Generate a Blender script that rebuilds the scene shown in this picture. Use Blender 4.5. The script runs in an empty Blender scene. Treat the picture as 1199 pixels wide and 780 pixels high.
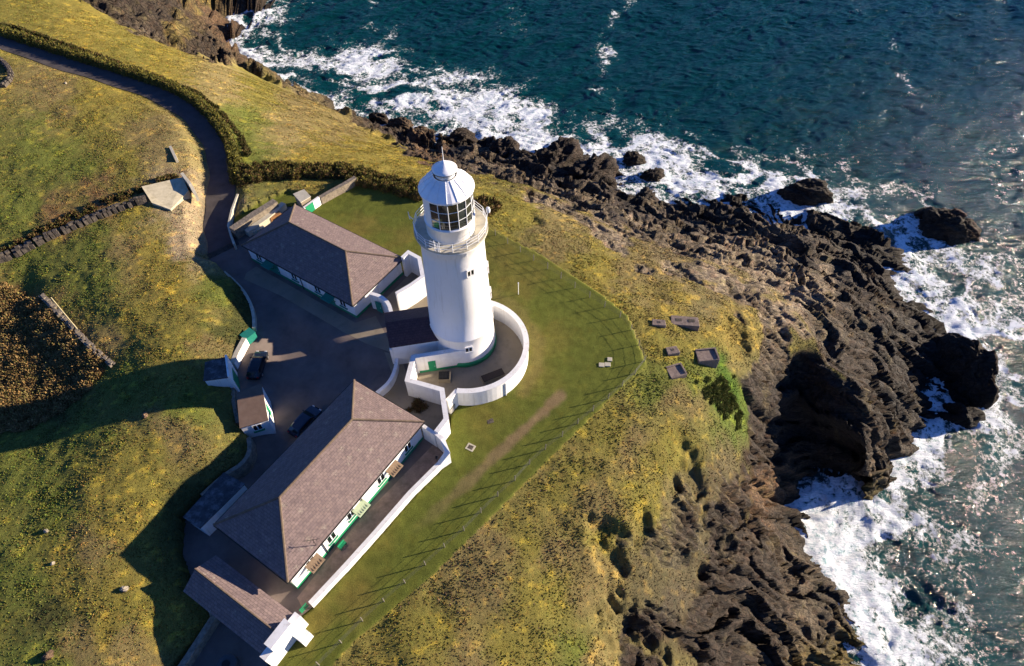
import bpy, math, random
import numpy as np
from mathutils import Vector
random.seed(7); rng = np.random.default_rng(11)
R = math.radians
S = bpy.context.scene
COL = S.collection

# ------------------------------------------------------------------ camera
CAMH = 67.0; FPX = 751.0; TILT = R(38.5); ROLL = R(-0.95)
cd = bpy.data.cameras.new('camera'); cam = bpy.data.objects.new('camera', cd); COL.objects.link(cam)
cd.sensor_width = 36; cd.lens = 36 * FPX / 1199.0; cd.clip_start = 1; cd.clip_end = 12000
cam.rotation_mode = 'XYZ'
from mathutils import Matrix
CM = Matrix.Rotation(TILT, 3, 'X') @ Matrix.Rotation(ROLL, 3, 'Z')
cam.matrix_world = Matrix.Translation((0, 0, CAMH)) @ CM.to_4x4()
S.camera = cam
M3 = np.array(CM)

# ------------------------------------------------------------------ sun, sky, exposure
SUN_AZ = 14.0; SUN_EL = 13.6                       # azimuth counted from +X towards +Y
w = bpy.data.worlds.new('World'); S.world = w; w.use_nodes = True
wn = w.node_tree.nodes; sky = wn.new('ShaderNodeTexSky'); sky.sky_type = 'NISHITA'; sky.sun_disc = False
sky.sun_elevation = R(SUN_EL); sky.sun_rotation = R(90 - SUN_AZ); sky.air_density = 1.0; sky.dust_density = 0.0; sky.ozone_density = 7.0
tint = wn.new('ShaderNodeVectorMath'); tint.operation = 'MULTIPLY'; tint.inputs[1].default_value = (.95, .92, 1.18)
w.node_tree.links.new(sky.outputs[0], tint.inputs[0]); w.node_tree.links.new(tint.outputs[0], wn['Background'].inputs[0]); wn['Background'].inputs[1].default_value = 0.062
ld = bpy.data.lights.new('sun', 'SUN'); ld.energy = 5.0; ld.angle = R(0.5); ld.color = (1.0, 0.84, 0.64)
sun = bpy.data.objects.new('sun', ld); COL.objects.link(sun)
sd = Vector((math.cos(R(SUN_AZ)) * math.cos(R(SUN_EL)), math.sin(R(SUN_AZ)) * math.cos(R(SUN_EL)), math.sin(R(SUN_EL))))
sun.rotation_euler = sd.to_track_quat('Z', 'Y').to_euler(); sun.location = (200, 50, 80)
S.view_settings.view_transform = 'Standard'; S.view_settings.look = 'None'; S.view_settings.gamma = 1.0
S.view_settings.exposure = 1.35
S.render.engine = 'CYCLES'

SEA = -38.0

# ------------------------------------------------------------------ survey helpers (plan positions taken from the aerial photo)
def at(x, y, z=0.0):
    d = M3 @ np.array([(x - 599.5) / FPX, -(y - 390) / FPX, -1.0]); t = (z - CAMH) / d[2]
    return np.array([d[0] * t, d[1] * t])
def to_px(X, Y, Z):
    P = np.stack([X, Y, Z - CAMH], -1) @ M3
    return 599.5 - FPX * P[..., 0] / P[..., 2], 390 + FPX * P[..., 1] / P[..., 2]

# ------------------------------------------------------------------ noise
def _h(ix, iy, s):
    n = (ix.astype(np.int64) * 374761393 + iy.astype(np.int64) * 668265263 + s * 1442695041) & 0x7fffffff
    n = ((n ^ (n >> 13)) * 1274126177) & 0x7fffffff
    n = ((n ^ (n >> 15)) * 668265263) & 0x7fffffff
    return ((n ^ (n >> 16)) & 0xffff) / 65535.0
def vnoise(x, y, s=0):
    ix = np.floor(x); iy = np.floor(y); fx = x - ix; fy = y - iy
    fx = fx * fx * fx * (fx * (fx * 6 - 15) + 10); fy = fy * fy * fy * (fy * (fy * 6 - 15) + 10)
    a = _h(ix, iy, s); b = _h(ix + 1, iy, s); c = _h(ix, iy + 1, s); d = _h(ix + 1, iy + 1, s)
    return (a + (b - a) * fx) * (1 - fy) + (c + (d - c) * fx) * fy
def fbm(x, y, o=4, s=0, g=0.5):
    r = 0; a = 1; t = 0
    for k in range(o):
        ca, sa = math.cos(k * 1.1), math.sin(k * 1.1)
        r = r + a * (vnoise((x * ca - y * sa) * 2 ** k, (x * sa + y * ca) * 2 ** k, s + k * 17) - 0.5); t += a; a *= g
    return r / t * 2
def worley(x, y, s=0):
    ix = np.floor(x); iy = np.floor(y); d1 = np.full(x.shape, 9.0); d2 = np.full(x.shape, 9.0); v = np.zeros(x.shape); tx = np.zeros(x.shape); ty = np.zeros(x.shape)
    for i in (-1, 0, 1):
        for j in (-1, 0, 1):
            cx = ix + i; cy = iy + j
            px_ = cx + _h(cx, cy, s + 1); py_ = cy + _h(cx, cy, s + 2)
            d = np.hypot(px_ - x, py_ - y); m = d < d1
            d2 = np.where(m, d1, np.minimum(d2, d)); d1 = np.where(m, d, d1); v = np.where(m, _h(cx, cy, s + 3), v)
            tx = np.where(m, x - px_, tx); ty = np.where(m, y - py_, ty)
    return d1, d2, v, tx, ty
def sstep(a, b, x):
    t = np.clip((x - a) / (b - a), 0, 1); return t * t * (3 - 2 * t)
def inpoly(X, Y, poly):
    r = np.zeros(X.shape, bool); n = len(poly)
    for i in range(n):
        x1, y1 = poly[i]; x2, y2 = poly[(i + 1) % n]
        if y1 == y2: continue
        c = ((y1 > Y) != (y2 > Y)) & (X < (x2 - x1) * (Y - y1) / (y2 - y1) + x1)
        r ^= c
    return r
def polydist(X, Y, pts, vals=None):
    best = np.full(X.shape, 1e9); bv = np.zeros(X.shape)
    for i in range(len(pts) - 1):
        ax, ay = pts[i][0], pts[i][1]; bx_, by_ = pts[i + 1][0], pts[i + 1][1]
        dx, dy = bx_ - ax, by_ - ay; L = dx * dx + dy * dy + 1e-9
        t = np.clip(((X - ax) * dx + (Y - ay) * dy) / L, 0, 1)
        d = np.hypot(X - ax - t * dx, Y - ay - t * dy); m = d < best
        best = np.where(m, d, best)
        if vals is not None: bv = np.where(m, vals[i] + (vals[i + 1] - vals[i]) * t, bv)
    return best, bv

# ------------------------------------------------------------------ materials
def mat(name, col=(.5, .5, .5), rough=.8, metal=0, spec=.3, var=.15, vscale=3.0, bump=0.0, bscale=20.0, dirt=None, dscale=.6, damt=.5, attr=None, streak=None):
    m = bpy.data.materials.new(name); m.use_nodes = True; nt = m.node_tree; N = nt.nodes; L = nt.links
    b = N['Principled BSDF']; b.inputs['Roughness'].default_value = rough; b.inputs['Metallic'].default_value = metal
    b.inputs['Specular IOR Level'].default_value = spec
    tc = N.new('ShaderNodeTexCoord')
    no = N.new('ShaderNodeTexNoise'); no.inputs['Scale'].default_value = vscale; no.inputs['Detail'].default_value = 6; no.inputs['Roughness'].default_value = .65
    L.new(tc.outputs['Object'], no.inputs['Vector'])
    mr = N.new('ShaderNodeMapRange'); mr.inputs[1].default_value = .3; mr.inputs[2].default_value = .7; mr.inputs[3].default_value = 1 - var; mr.inputs[4].default_value = 1 + var
    L.new(no.outputs[0], mr.inputs[0])
    hs = N.new('ShaderNodeVectorMath'); hs.operation = 'SCALE'; hs.inputs[0].default_value = col
    if attr:
        at_ = N.new('ShaderNodeAttribute'); at_.attribute_name = attr; L.new(at_.outputs['Color'], hs.inputs[0])
    L.new(mr.outputs[0], hs.inputs['Scale']); out = hs.outputs[0]
    if dirt:
        n2 = N.new('ShaderNodeTexNoise'); n2.inputs['Scale'].default_value = dscale; n2.inputs['Detail'].default_value = 8; n2.inputs['Roughness'].default_value = .7
        L.new(tc.outputs['Object'], n2.inputs['Vector'])
        m2 = N.new('ShaderNodeMapRange'); m2.inputs[1].default_value = .48; m2.inputs[2].default_value = .75; m2.inputs[3].default_value = 0; m2.inputs[4].default_value = damt
        L.new(n2.outputs[0], m2.inputs[0])
        mx = N.new('ShaderNodeMix'); mx.data_type = 'RGBA'; L.new(m2.outputs[0], mx.inputs[0]); L.new(out, mx.inputs[6]); mx.inputs[7].default_value = (*dirt, 1); out = mx.outputs[2]
    if streak:
        mp_ = N.new('ShaderNodeMapping'); mp_.inputs['Scale'].default_value = (1.6, 1.6, .09); L.new(tc.outputs['Object'], mp_.inputs[0])
        n5 = N.new('ShaderNodeTexNoise'); n5.inputs['Scale'].default_value = 1.3; n5.inputs['Detail'].default_value = 9; n5.inputs['Roughness'].default_value = .7; L.new(mp_.outputs[0], n5.inputs['Vector'])
        m5 = N.new('ShaderNodeMapRange'); m5.inputs[1].default_value = .54; m5.inputs[2].default_value = .74; m5.inputs[3].default_value = 0; m5.inputs[4].default_value = .75; L.new(n5.outputs[0], m5.inputs[0])
        mx = N.new('ShaderNodeMix'); mx.data_type = 'RGBA'; L.new(m5.outputs[0], mx.inputs[0]); L.new(out, mx.inputs[6]); mx.inputs[7].default_value = (*streak, 1); out = mx.outputs[2]
    L.new(out, b.inputs['Base Color'])
    if bump:
        nb = N.new('ShaderNodeTexNoise'); nb.inputs['Scale'].default_value = bscale; nb.inputs['Detail'].default_value = 8; nb.inputs['Roughness'].default_value = .7
        L.new(tc.outputs['Object'], nb.inputs['Vector'])
        bp = N.new('ShaderNodeBump'); bp.inputs['Strength'].default_value = 1; bp.inputs['Distance'].default_value = bump
        L.new(nb.outputs[0], bp.inputs['Height']); L.new(bp.outputs[0], b.inputs['Normal'])
    return m
def tilemat(name, c1, c2, mortar, rowh=.3, colw=.45, ms=.02, var=.3, lichen=None):
    m = mat(name, c1, .75, var=.2, vscale=.5); nt = m.node_tree; N = nt.nodes; L = nt.links; b = N['Principled BSDF']
    uv = N.new('ShaderNodeUVMap'); uv.uv_map = 'UVMap'
    br = N.new('ShaderNodeTexBrick'); br.inputs['Scale'].default_value = 1; br.inputs['Brick Width'].default_value = colw; br.inputs['Row Height'].default_value = rowh
    br.inputs['Mortar Size'].default_value = ms; br.inputs['Mortar Smooth'].default_value = .3; br.inputs['Color1'].default_value = (*c1, 1); br.inputs['Color2'].default_value = (*c2, 1); br.inputs['Mortar'].default_value = (*mortar, 1)
    L.new(uv.outputs[0], br.inputs['Vector'])
    tc = N.new('ShaderNodeTexCoord'); n = N.new('ShaderNodeTexNoise'); n.inputs['Scale'].default_value = 2.2; n.inputs['Detail'].default_value = 8; n.inputs['Roughness'].default_value = .75; L.new(tc.outputs['Object'], n.inputs['Vector'])
    mr = N.new('ShaderNodeMapRange'); mr.inputs[1].default_value = .3; mr.inputs[2].default_value = .7; mr.inputs[3].default_value = 1 - var; mr.inputs[4].default_value = 1 + var; L.new(n.outputs[0], mr.inputs[0])
    sc = N.new('ShaderNodeVectorMath'); sc.operation = 'SCALE'; L.new(br.outputs[0], sc.inputs[0]); L.new(mr.outputs[0], sc.inputs['Scale']); out = sc.outputs[0]
    if lichen:
        v = N.new('ShaderNodeTexVoronoi'); v.inputs['Scale'].default_value = .75; L.new(tc.outputs['Object'], v.inputs['Vector'])
        n3 = N.new('ShaderNodeTexNoise'); n3.inputs['Scale'].default_value = 9; n3.inputs['Detail'].default_value = 4; L.new(tc.outputs['Object'], n3.inputs['Vector'])
        ad = N.new('ShaderNodeMath'); ad.operation = 'ADD'; L.new(v.outputs['Distance'], ad.inputs[0]); L.new(n3.outputs[0], ad.inputs[1])
        m4 = N.new('ShaderNodeMapRange'); m4.inputs[1].default_value = .66; m4.inputs[2].default_value = .58; m4.inputs[3].default_value = 0; m4.inputs[4].default_value = .8; L.new(ad.outputs[0], m4.inputs[0])
        mx = N.new('ShaderNodeMix'); mx.data_type = 'RGBA'; L.new(m4.outputs[0], mx.inputs[0]); L.new(out, mx.inputs[6]); mx.inputs[7].default_value = (*lichen, 1); out = mx.outputs[2]
    L.new(out, b.inputs['Base Color'])
    bp = N.new('ShaderNodeBump'); bp.inputs['Distance'].default_value = .03; bp.invert = True; L.new(br.outputs['Fac'], bp.inputs['Height']); L.new(bp.outputs[0], b.inputs['Normal'])
    return m
WHITE = mat('white_paint', (.80, .79, .77), .6, var=.05, vscale=1.2, bump=.01, bscale=8, dirt=(.52, .50, .44), dscale=.8, damt=.35, streak=(.48, .44, .36))
TOWERW = mat('tower_paint', (.82, .81, .79), .5, var=.03, vscale=.5, bump=.015, bscale=2.5, dirt=(.6, .57, .5), dscale=.5, damt=.25, streak=(.56, .52, .44))
METALW = mat('white_metal', (.78, .79, .8), .4, var=.05, spec=.5)
ROOFW = mat('lantern_roof_paint', (.84, .85, .87), .35, var=.05, spec=.5, dirt=(.6, .6, .58), damt=.25)
GREEN = mat('green_paint', (.015, .23, .105), .5, var=.15, vscale=4)
TEAL = mat('teal_paint', (.02, .2, .15), .5, var=.15, vscale=4)
PALEG = mat('pale_green_board', (.42, .5, .33), .7, var=.15, vscale=6)
SLATE = tilemat('roof_slate', (.205, .150, .138), (.16, .118, .115), (.11, .085, .085), lichen=(.29, .25, .20))
SLATED = tilemat('dark_slate', (.085, .045, .05), (.07, .038, .044), (.04, .024, .028))
RIDGE = mat('ridge_tile', (.13, .095, .07), .9, var=.3, vscale=2, dirt=(.2, .17, .09), damt=.6)
GLASS = mat('window_glass', (.008, .01, .012), .08, spec=.8, var=.1)
LGLASS = mat('lantern_glass', (.02, .025, .02), .05, spec=.8, var=.3, vscale=2)
PATHB = mat('brown_paving', (.30, .21, .16), .9, var=.3, vscale=1.2, bump=.01, bscale=12, dirt=(.1, .08, .06), dscale=.5, damt=.7)
BLACK = mat('black_metal', (.012, .012, .013), .5, var=.2)
TAR = mat('asphalt', (.150, .118, .104), .9, var=.3, vscale=.35, bump=.01, bscale=30, dirt=(.16, .14, .115), dscale=.3, damt=.6)
CONC = mat('concrete', (.25, .21, .155), .9, var=.25, vscale=.7, bump=.015, bscale=15, dirt=(.13, .105, .06), dscale=.35, damt=.8)
CONCL = mat('pale_concrete', (.5, .46, .36), .9, var=.18, vscale=1, bump=.02, bscale=12, dirt=(.2, .18, .1), dscale=1.2, damt=.5)
PADM = mat('brown_concrete', (.21, .16, .135), .9, var=.35, vscale=2, bump=.03, bscale=9, dirt=(.25, .2, .15), dscale=2, damt=.6)
STONE = mat('rubble_stone', (.2, .165, .125), .95, var=.5, vscale=2.2, bump=.08, bscale=3.5, dirt=(.30, .27, .2), dscale=3, damt=.7)
DSTONE = mat('dark_stone', (.085, .07, .058), .95, var=.5, vscale=2.2, bump=.1, bscale=3, dirt=(.15, .13, .09), dscale=3, damt=.6)
WOOD = mat('weathered_wood', (.24, .17, .11), .85, var=.25, vscale=5, bump=.01, bscale=12)
WOODO = mat('orange_wood', (.34, .17, .07), .8, var=.2, vscale=5)
FLATR = mat('brown_felt_roof', (.16, .105, .075), .9, var=.15, vscale=1.5, dirt=(.2, .16, .13), damt=.4)
DARKR = mat('patched_felt_roof', (.05, .05, .055), .85, var=.4, vscale=1.5, dirt=(.22, .22, .23), dscale=1.3, damt=.85)
POSTM = mat('grey_post', (.2, .18, .15), .8, var=.2)
WIRE = mat('fence_wire', (.12, .12, .12), .5, metal=.6)
CARP = mat('car_paint_black', (.012, .016, .024), .18, spec=.6, var=.05)
CARP2 = mat('car_paint_navy', (.02, .028, .05), .2, spec=.6, var=.05)
TYRE = mat('rubber', (.015, .015, .015), .8)
RIM = mat('alloy', (.4, .4, .42), .35, metal=.8)
REDL = mat('red_lens', (.3, .01, .01), .3)
CLEARL = mat('clear_lens', (.6, .6, .6), .2)

# ------------------------------------------------------------------ mesh helpers
class MB:
    def __init__(s): s.v = []; s.f = []; s.uv = {}
    def quad(s, pts, uv=None):
        n = len(s.v); s.v += [tuple(map(float, p)) for p in pts]; s.f.append(tuple(range(n, n + len(pts))))
        if uv: s.uv[len(s.f) - 1] = uv
    def prism(s, poly, z0, z1):          # poly of xy; z0,z1 floats or lists per vertex
        n = len(poly); b = len(s.v)
        ar = sum(poly[i][0] * poly[(i + 1) % n][1] - poly[(i + 1) % n][0] * poly[i][1] for i in range(n))
        idx = list(range(n)) if ar > 0 else list(range(n))[::-1]
        Z0 = z0 if hasattr(z0, '__len__') else [z0] * n; Z1 = z1 if hasattr(z1, '__len__') else [z1] * n
        for i in idx: s.v.append((float(poly[i][0]), float(poly[i][1]), float(Z0[i])))
        for i in idx: s.v.append((float(poly[i][0]), float(poly[i][1]), float(Z1[i])))
        s.f.append(tuple(b + i for i in range(n))[::-1]); s.f.append(tuple(b + n + i for i in range(n)))
        for i in range(n): j = (i + 1) % n; s.f.append((b + i, b + j, b + n + j, b + n + i))
    def box(s, c, sx, sy, z0, z1, ang=0.0):
        ca, sa = math.cos(ang), math.sin(ang)
        s.prism([(c[0] + ca * a * sx / 2 - sa * b * sy / 2, c[1] + sa * a * sx / 2 + ca * b * sy / 2) for a, b in ((-1, -1), (1, -1), (1, 1), (-1, 1))], z0, z1)
    def tube(s, p, q, r, n=6, r2=None):
        p = Vector(p); q = Vector(q); d = (q - p).normalized(); u = d.orthogonal().normalized(); v = d.cross(u); b = len(s.v); r2 = r if r2 is None else r2
        for c, rr in ((p, r), (q, r2)):
            for i in range(n):
                a = 2 * math.pi * i / n; s.v.append(tuple(c + u * math.cos(a) * rr + v * math.sin(a) * rr))
        for i in range(n): j = (i + 1) % n; s.f.append((b + i, b + j, b + n + j, b + n + i))
        s.f.append(tuple(b + i for i in range(n))[::-1]); s.f.append(tuple(b + n + i for i in range(n)))
    def lathe(s, c, prof, n=48, a0=0, a1=2 * math.pi, cap=False):
        full = abs(a1 - a0 - 2 * math.pi) < 1e-6; b = len(s.v); k = n if full else n + 1; m = len(prof)
        for i in range(k):
            a = a0 + (a1 - a0) * i / n
            for r, z in prof: s.v.append((c[0] + r * math.cos(a), c[1] + r * math.sin(a), z))
        for i in range(n):
            j = (i + 1) % k
            for t in range(m - 1): s.f.append((b + i * m + t, b + j * m + t, b + j * m + t + 1, b + i * m + t + 1))
        if cap and not full:
            s.f.append(tuple(b + t for t in range(m))); s.f.append(tuple(b + n * m + t for t in range(m))[::-1])
    def wall(s, path, th, z0, z1, closed=False):    # a wall of thickness th following a plan path (mitred); z1 may be a list
        n = len(path); P = [np.array(p[:2], float) for p in path]; Lp = []; Rp = []
        for i in range(n):
            ds = []
            if i > 0: ds.append(P[i] - P[i - 1])
            if i < n - 1: ds.append(P[i + 1] - P[i])
            ds = [d / np.linalg.norm(d) for d in ds]; d = sum(ds); d = d / np.linalg.norm(d); nn = np.array([-d[1], d[0]])
            k = 1 / max(.35, abs(nn @ np.array([-ds[0][1], ds[0][0]])))
            Lp.append(P[i] + nn * th / 2 * k); Rp.append(P[i] - nn * th / 2 * k)
        Z0 = z0 if hasattr(z0, '__len__') else [z0] * n; Z1 = z1 if hasattr(z1, '__len__') else [z1] * n; b = len(s.v)
        for i in range(n):
            s.v += [(Lp[i][0], Lp[i][1], Z0[i]), (Rp[i][0], Rp[i][1], Z0[i]), (Rp[i][0], Rp[i][1], Z1[i]), (Lp[i][0], Lp[i][1], Z1[i])]
        for i in range(n - 1):
            for t in range(4): s.f.append((b + 4 * i + t, b + 4 * i + (t + 1) % 4, b + 4 * i + 4 + (t + 1) % 4, b + 4 * i + 4 + t))
        s.f.append((b + 3, b + 2, b + 1, b)); s.f.append(tuple(b + 4 * (n - 1) + t for t in range(4)))
    def build(s, name, m, parent=None, smooth=False):
        off = rootloc(parent)
        me = bpy.data.meshes.new(name); me.from_pydata([(x - off[0], y - off[1], z - off[2]) for x, y, z in s.v], [], s.f)
        if s.uv:
            ul = me.uv_layers.new(name='UVMap')
            for k, uvs in s.uv.items():
                for li, u in zip(me.polygons[k].loop_indices, uvs): ul.data[li].uv = u
        me.materials.append(m)
        import bmesh
        bm = bmesh.new(); bm.from_mesh(me); bmesh.ops.recalc_face_normals(bm, faces=bm.faces); bm.to_mesh(me); bm.free()
        if smooth: me.polygons.foreach_set('use_smooth', [True] * len(me.polygons))
        o = bpy.data.objects.new(name, me); COL.objects.link(o)
        if parent is not None: o.parent = parent
        return o
def rootloc(p):
    if p is None: return (0, 0, 0)
    while p.parent is not None: p = p.parent
    return p.location
def tag(o, label=None, cat=None, group=None, kind=None):
    if label: o['label'] = label
    if cat: o['category'] = cat
    if group: o['group'] = group
    if kind: o['kind'] = kind
    return o
def T(name, label, cat, loc, group=None):
    o = bpy.data.objects.new(name, None); COL.objects.link(o); o.empty_display_size = .5; o.location = (float(loc[0]), float(loc[1]), float(loc[2]) if len(loc) > 2 else 0.0)
    return tag(o, label, cat, group)
def one(mb, name, m, label, cat, loc=None, group=None, smooth=False):   # a thing that is one mesh, origin at its base
    if loc is None:
        a = np.array(mb.v); loc = (a[:, 0].mean(), a[:, 1].mean(), a[:, 2].min())
    loc = tuple(float(c) for c in loc)
    mb.v = [(x - loc[0], y - loc[1], z - loc[2]) for x, y, z in mb.v]
    o = mb.build(name, m, None, smooth); o.location = loc; return tag(o, label, cat, group)
def fastmesh(name, V, F, m, attrs=None, smooth=False):      # F (n,k) int array
    me = bpy.data.meshes.new(name); k = F.shape[1]
    me.vertices.add(len(V)); me.vertices.foreach_set('co', V.astype(np.float32).ravel())
    me.loops.add(F.size); me.loops.foreach_set('vertex_index', F.astype(np.int32).ravel())
    me.polygons.add(len(F)); me.polygons.foreach_set('loop_start', np.arange(0, F.size, k, dtype=np.int32)); me.polygons.foreach_set('loop_total', np.full(len(F), k, np.int32))
    if smooth: me.polygons.foreach_set('use_smooth', np.ones(len(F), bool))
    for an, (ty, da) in (attrs or {}).items():
        a = me.attributes.new(an, ty, 'POINT')
        a.data.foreach_set('color' if ty == 'FLOAT_COLOR' else 'value', da.astype(np.float32).ravel())
    me.update(calc_edges=True); me.validate(); me.materials.append(m)
    o = bpy.data.objects.new(name, me); COL.objects.link(o); return o

# ================================================================== TERRAIN
CT = [  # (photo x, photo y, height)
 (0,0,3),(60,20,2),(120,40,0),(180,55,-5),(228,66,-10),(262,78,-15),(300,92,-17),(345,112,-19),(395,132,-24),(430,146,-31),
 (150,75,1),(230,112,0.4),(300,140,-5),(290,172,-.3),(350,185,-1.5),(345,150,-8),(400,160,-14),(420,185,-5),(470,190,-8),(440,168,-18),(500,205,-5),(410,205,-.5),(330,205,0),(450,215,-.5),(280,120,-4),
 (300,0,-34),(275,20,-32),(255,45,-33),(225,25,-20),(190,10,-11),(180,30,-10),(140,5,-5),(215,50,-16),(100,10,-1),(165,20,-8),(205,60,-9),
 (315,0,-38.5),(285,22,-39),(264,52,-39),(262,68,-41),(310,85,-44),(370,110,-44),(420,128,-42),
 (470,150,-37),(540,160,-37),(432,140,-40),(505,155,-39),(575,165,-39),(640,178,-37),(610,172,-39),(680,183,-37),(720,208,-37),(770,230,-38),(850,235,-37),(900,243,-38),(950,255,-38),(1000,268,-38),(1040,284,-38),(1068,315,-38),(1088,350,-38),(1100,378,-38),
 (1128,386,-38),(1143,425,-38),(1145,465,-38),(1146,500,-38.5),(1118,498,-38.5),(1098,480,-38.7),(1072,512,-38),(1045,550,-38),(1028,585,-38),(1015,594,-38.5),(985,582,-38),(950,573,-38.3),(928,570,-38.5),(918,585,-38),(936,612,-38),(952,642,-38),(978,672,-38),(1000,712,-38),(1028,752,-38),(1048,795,-38),
 (450,110,-46),(540,130,-46),(620,150,-46),(720,180,-44),(810,205,-46),(890,205,-45),(1000,238,-46),(1090,300,-46),(1130,350,-46),(1180,420,-47),(1180,500,-47),(1120,545,-46),(1070,590,-45),(1020,625,-44),(970,615,-42),(990,650,-44),(1040,700,-45),(1090,775,-46),(1160,640,-48),(1150,250,-47),(900,120,-48),(1199,100,-48),(600,60,-48),(400,40,-46),
 (470,168,-31),(530,180,-27),(600,190,-29),(565,200,-15),(640,200,-30),(560,218,-6),(620,218,-13),(600,235,-5),(650,250,-6),(600,290,-1),(635,225,-16),(680,232,-21),(700,258,-12),(722,242,-25),(745,245,-29),(790,262,-25),(760,292,-10),(820,272,-27),(850,302,-16),(900,272,-31),(950,292,-30),(980,332,-25),(940,342,-18),(1030,332,-32),(1045,372,-29),(1062,420,-30),(1000,400,-21),(930,390,-13),(880,350,-11),(820,330,-7),(760,345,-3.5),(700,300,-3),(720,345,-1),(758,392,-.6),(800,380,-2),(850,385,-5),(830,430,-3.5),(862,440,-6.5),(890,430,-10),(900,470,-15),(880,510,-15),(898,540,-23),
 (925,430,-14),(920,480,-22),(925,520,-29),
 (1050,450,-27),(1062,485,-30),(1080,440,-33),(1050,520,-33),(1030,560,-34.5),(1040,480,-25),(1020,440,-21),(985,430,-17),
 (1122,412,-32),(1128,450,-32.5),(1132,480,-34),(1100,440,-37),(1097,470,-38.6),
 (870,562,-16),(845,540,-8),(780,560,-4),(820,590,-8),(880,602,-19),(915,625,-33),(760,620,-4),(700,640,-2.5),(740,700,-8),(800,660,-12),(860,680,-22),(920,700,-31),(962,745,-35),(850,760,-22),(780,770,-14),(730,780,-8),(650,700,-2.5),(600,780,-2.5),(650,600,-1.2),(700,560,-1),(700,500,-.5),(770,480,-1.5),(820,500,-4),(850,480,-6.5),(500,790,-.7),(560,660,-.4),(1000,800,-37),(900,860,-29),(700,860,-6),(450,860,-.4),
 (287,330,.5),(294,370,.5),(291,400,.6),(277,440,1.0),(272,480,1.0),(258,340,2.6),(228,325,3.0),(213,292,2.6),(240,380,3.3),(200,380,3.6),(150,330,3.3),(100,300,3.2),(150,255,3.4),(195,240,3.3),(200,205,3.4),(225,230,2.6),(232,262,1.6),(218,170,3.2),(100,180,4.5),(60,240,4),(0,320,2.6),(190,140,3.2),(60,100,5),(0,90,6),(0,200,5.2),(120,120,4),
 (30,350,1.2),(0,420,.6),(80,450,.8),(132,428,2.4),(110,400,2.9),(50,345,2.8),(50,490,.6),(0,490,1.4),(150,470,3.1),(90,485,1.6),(150,510,3.4),(220,455,3.3),(250,500,2.8),(272,535,1.5),(240,545,2.5),(215,600,1.5),(180,600,3),(160,560,3.4),(100,560,3.3),(0,570,2.8),(0,700,2.6),(100,700,3),(180,700,2.6),(212,690,1.6),(195,770,1.2),(235,735,.5),(120,800,2.6),(250,800,0),
 (500,250,0),(600,330,0),(700,380,0),(650,450,0),(500,600,0),(400,740,0),(350,800,0),(300,400,0),(400,500,0),(560,320,0),(240,640,0),
 (-120,20,7),(-120,300,4),(-150,700,3),(200,-60,-6),(260,-60,-22),(330,-60,-36),(360,-70,-45),(100,-60,2)]
cp = np.array([[*at(x, y, z), z] for x, y, z in CT])
# the steep overhanging side of the point: plan position of its brow, with the foot just inland of it
brow = [(957, 432, -15, -24), (968, 458, -16, -31), (984, 482, -18, -36.5), (1004, 508, -20, -38.5), (1013, 532, -24, -38.8), (1010, 555, -31, -38.6)]
ex = []
for x, y, zt, zb in brow:
    p = at(x, y, zt); ex.append((p[0], p[1], zt)); ex.append((p[0] - 1.6, p[1] - .5, (zt * .25 + zb * .75))); ex.append((p[0] - 3.5, p[1] - 1.2, zb))
far = [(-500, 0, 10), (-500, 350, 10), (-260, 260, 6), (-300, -200, 4), (0, -250, -3), (60, -60, -25), (250, -250, -48), (300, 0, -48), (400, 300, -48), (0, 320, -48), (-110, 300, -44), (-60, 200, -46), (-150, 190, -2), (-170, 220, -6), (-40, -20, 0), (20, -20, -4),(45, -20, -28), (75, -10, -45)]
cp = np.vstack([cp, np.array(ex), np.array(far)])
n = len(cp); D = np.hypot(cp[:, None, 0] - cp[None, :, 0], cp[:, None, 1] - cp[None, :, 1])
A = np.zeros((n + 1, n + 1)); A[:n, :n] = -D - 0 * np.eye(n); A[:n, :n] += np.eye(n) * .25; A[:n, n] = 1; A[n, :n] = 1
wts = np.linalg.solve(A, np.append(cp[:, 2], 0))
def base_h(X, Y):
    sh = X.shape; X = X.ravel(); Y = Y.ravel(); out = np.full(X.shape, wts[n])
    for i in range(n): out -= wts[i] * np.sqrt((X - cp[i, 0]) ** 2 + (Y - cp[i, 1]) ** 2 + .6)
    return out.reshape(sh)

def axis(a, b, step, ends, g=1.12):
    c = list(np.arange(a, b, step)); s = step
    while c[-1] < ends[1]: s *= g; c.append(c[-1] + s)
    s = step; lo = []
    x = a
    while x > ends[0]: s *= g; x -= s; lo.append(x)
    return np.array(lo[::-1] + c)
gx = axis(-112, 82, .27, (-560, 420)); 
gy = [2.0]
while gy[-1] < 165: gy.append(gy[-1] + .23 + .0013 * max(0, gy[-1] - 30))
s_ = .5; 
while gy[-1] < 420: s_ *= 1.12; gy.append(gy[-1] + s_)
lo = []; y_ = 2.0; s_ = .3
while y_ > -300: s_ *= 1.12; y_ -= s_; lo.append(y_)
gy = np.array(lo[::-1] + gy)
GX, GY = np.meshgrid(gx, gy)
BH = base_h(GX, GY)
# soft smoothing of the steep places is left out so that the brows stay crisp
RPX = [(262, 292, 0), (255, 262, .15), (258, 230, .4), (262, 192, .8), (250, 160, 1.2), (225, 130, 1.6), (180, 106, 2.2), (120, 87, 3), (60, 69, 4), (0, 47, 5), (-80, 15, 6.5), (-200, -30, 8)]
RW = [(*at(x, y, z), z) for x, y, z in RPX]
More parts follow.
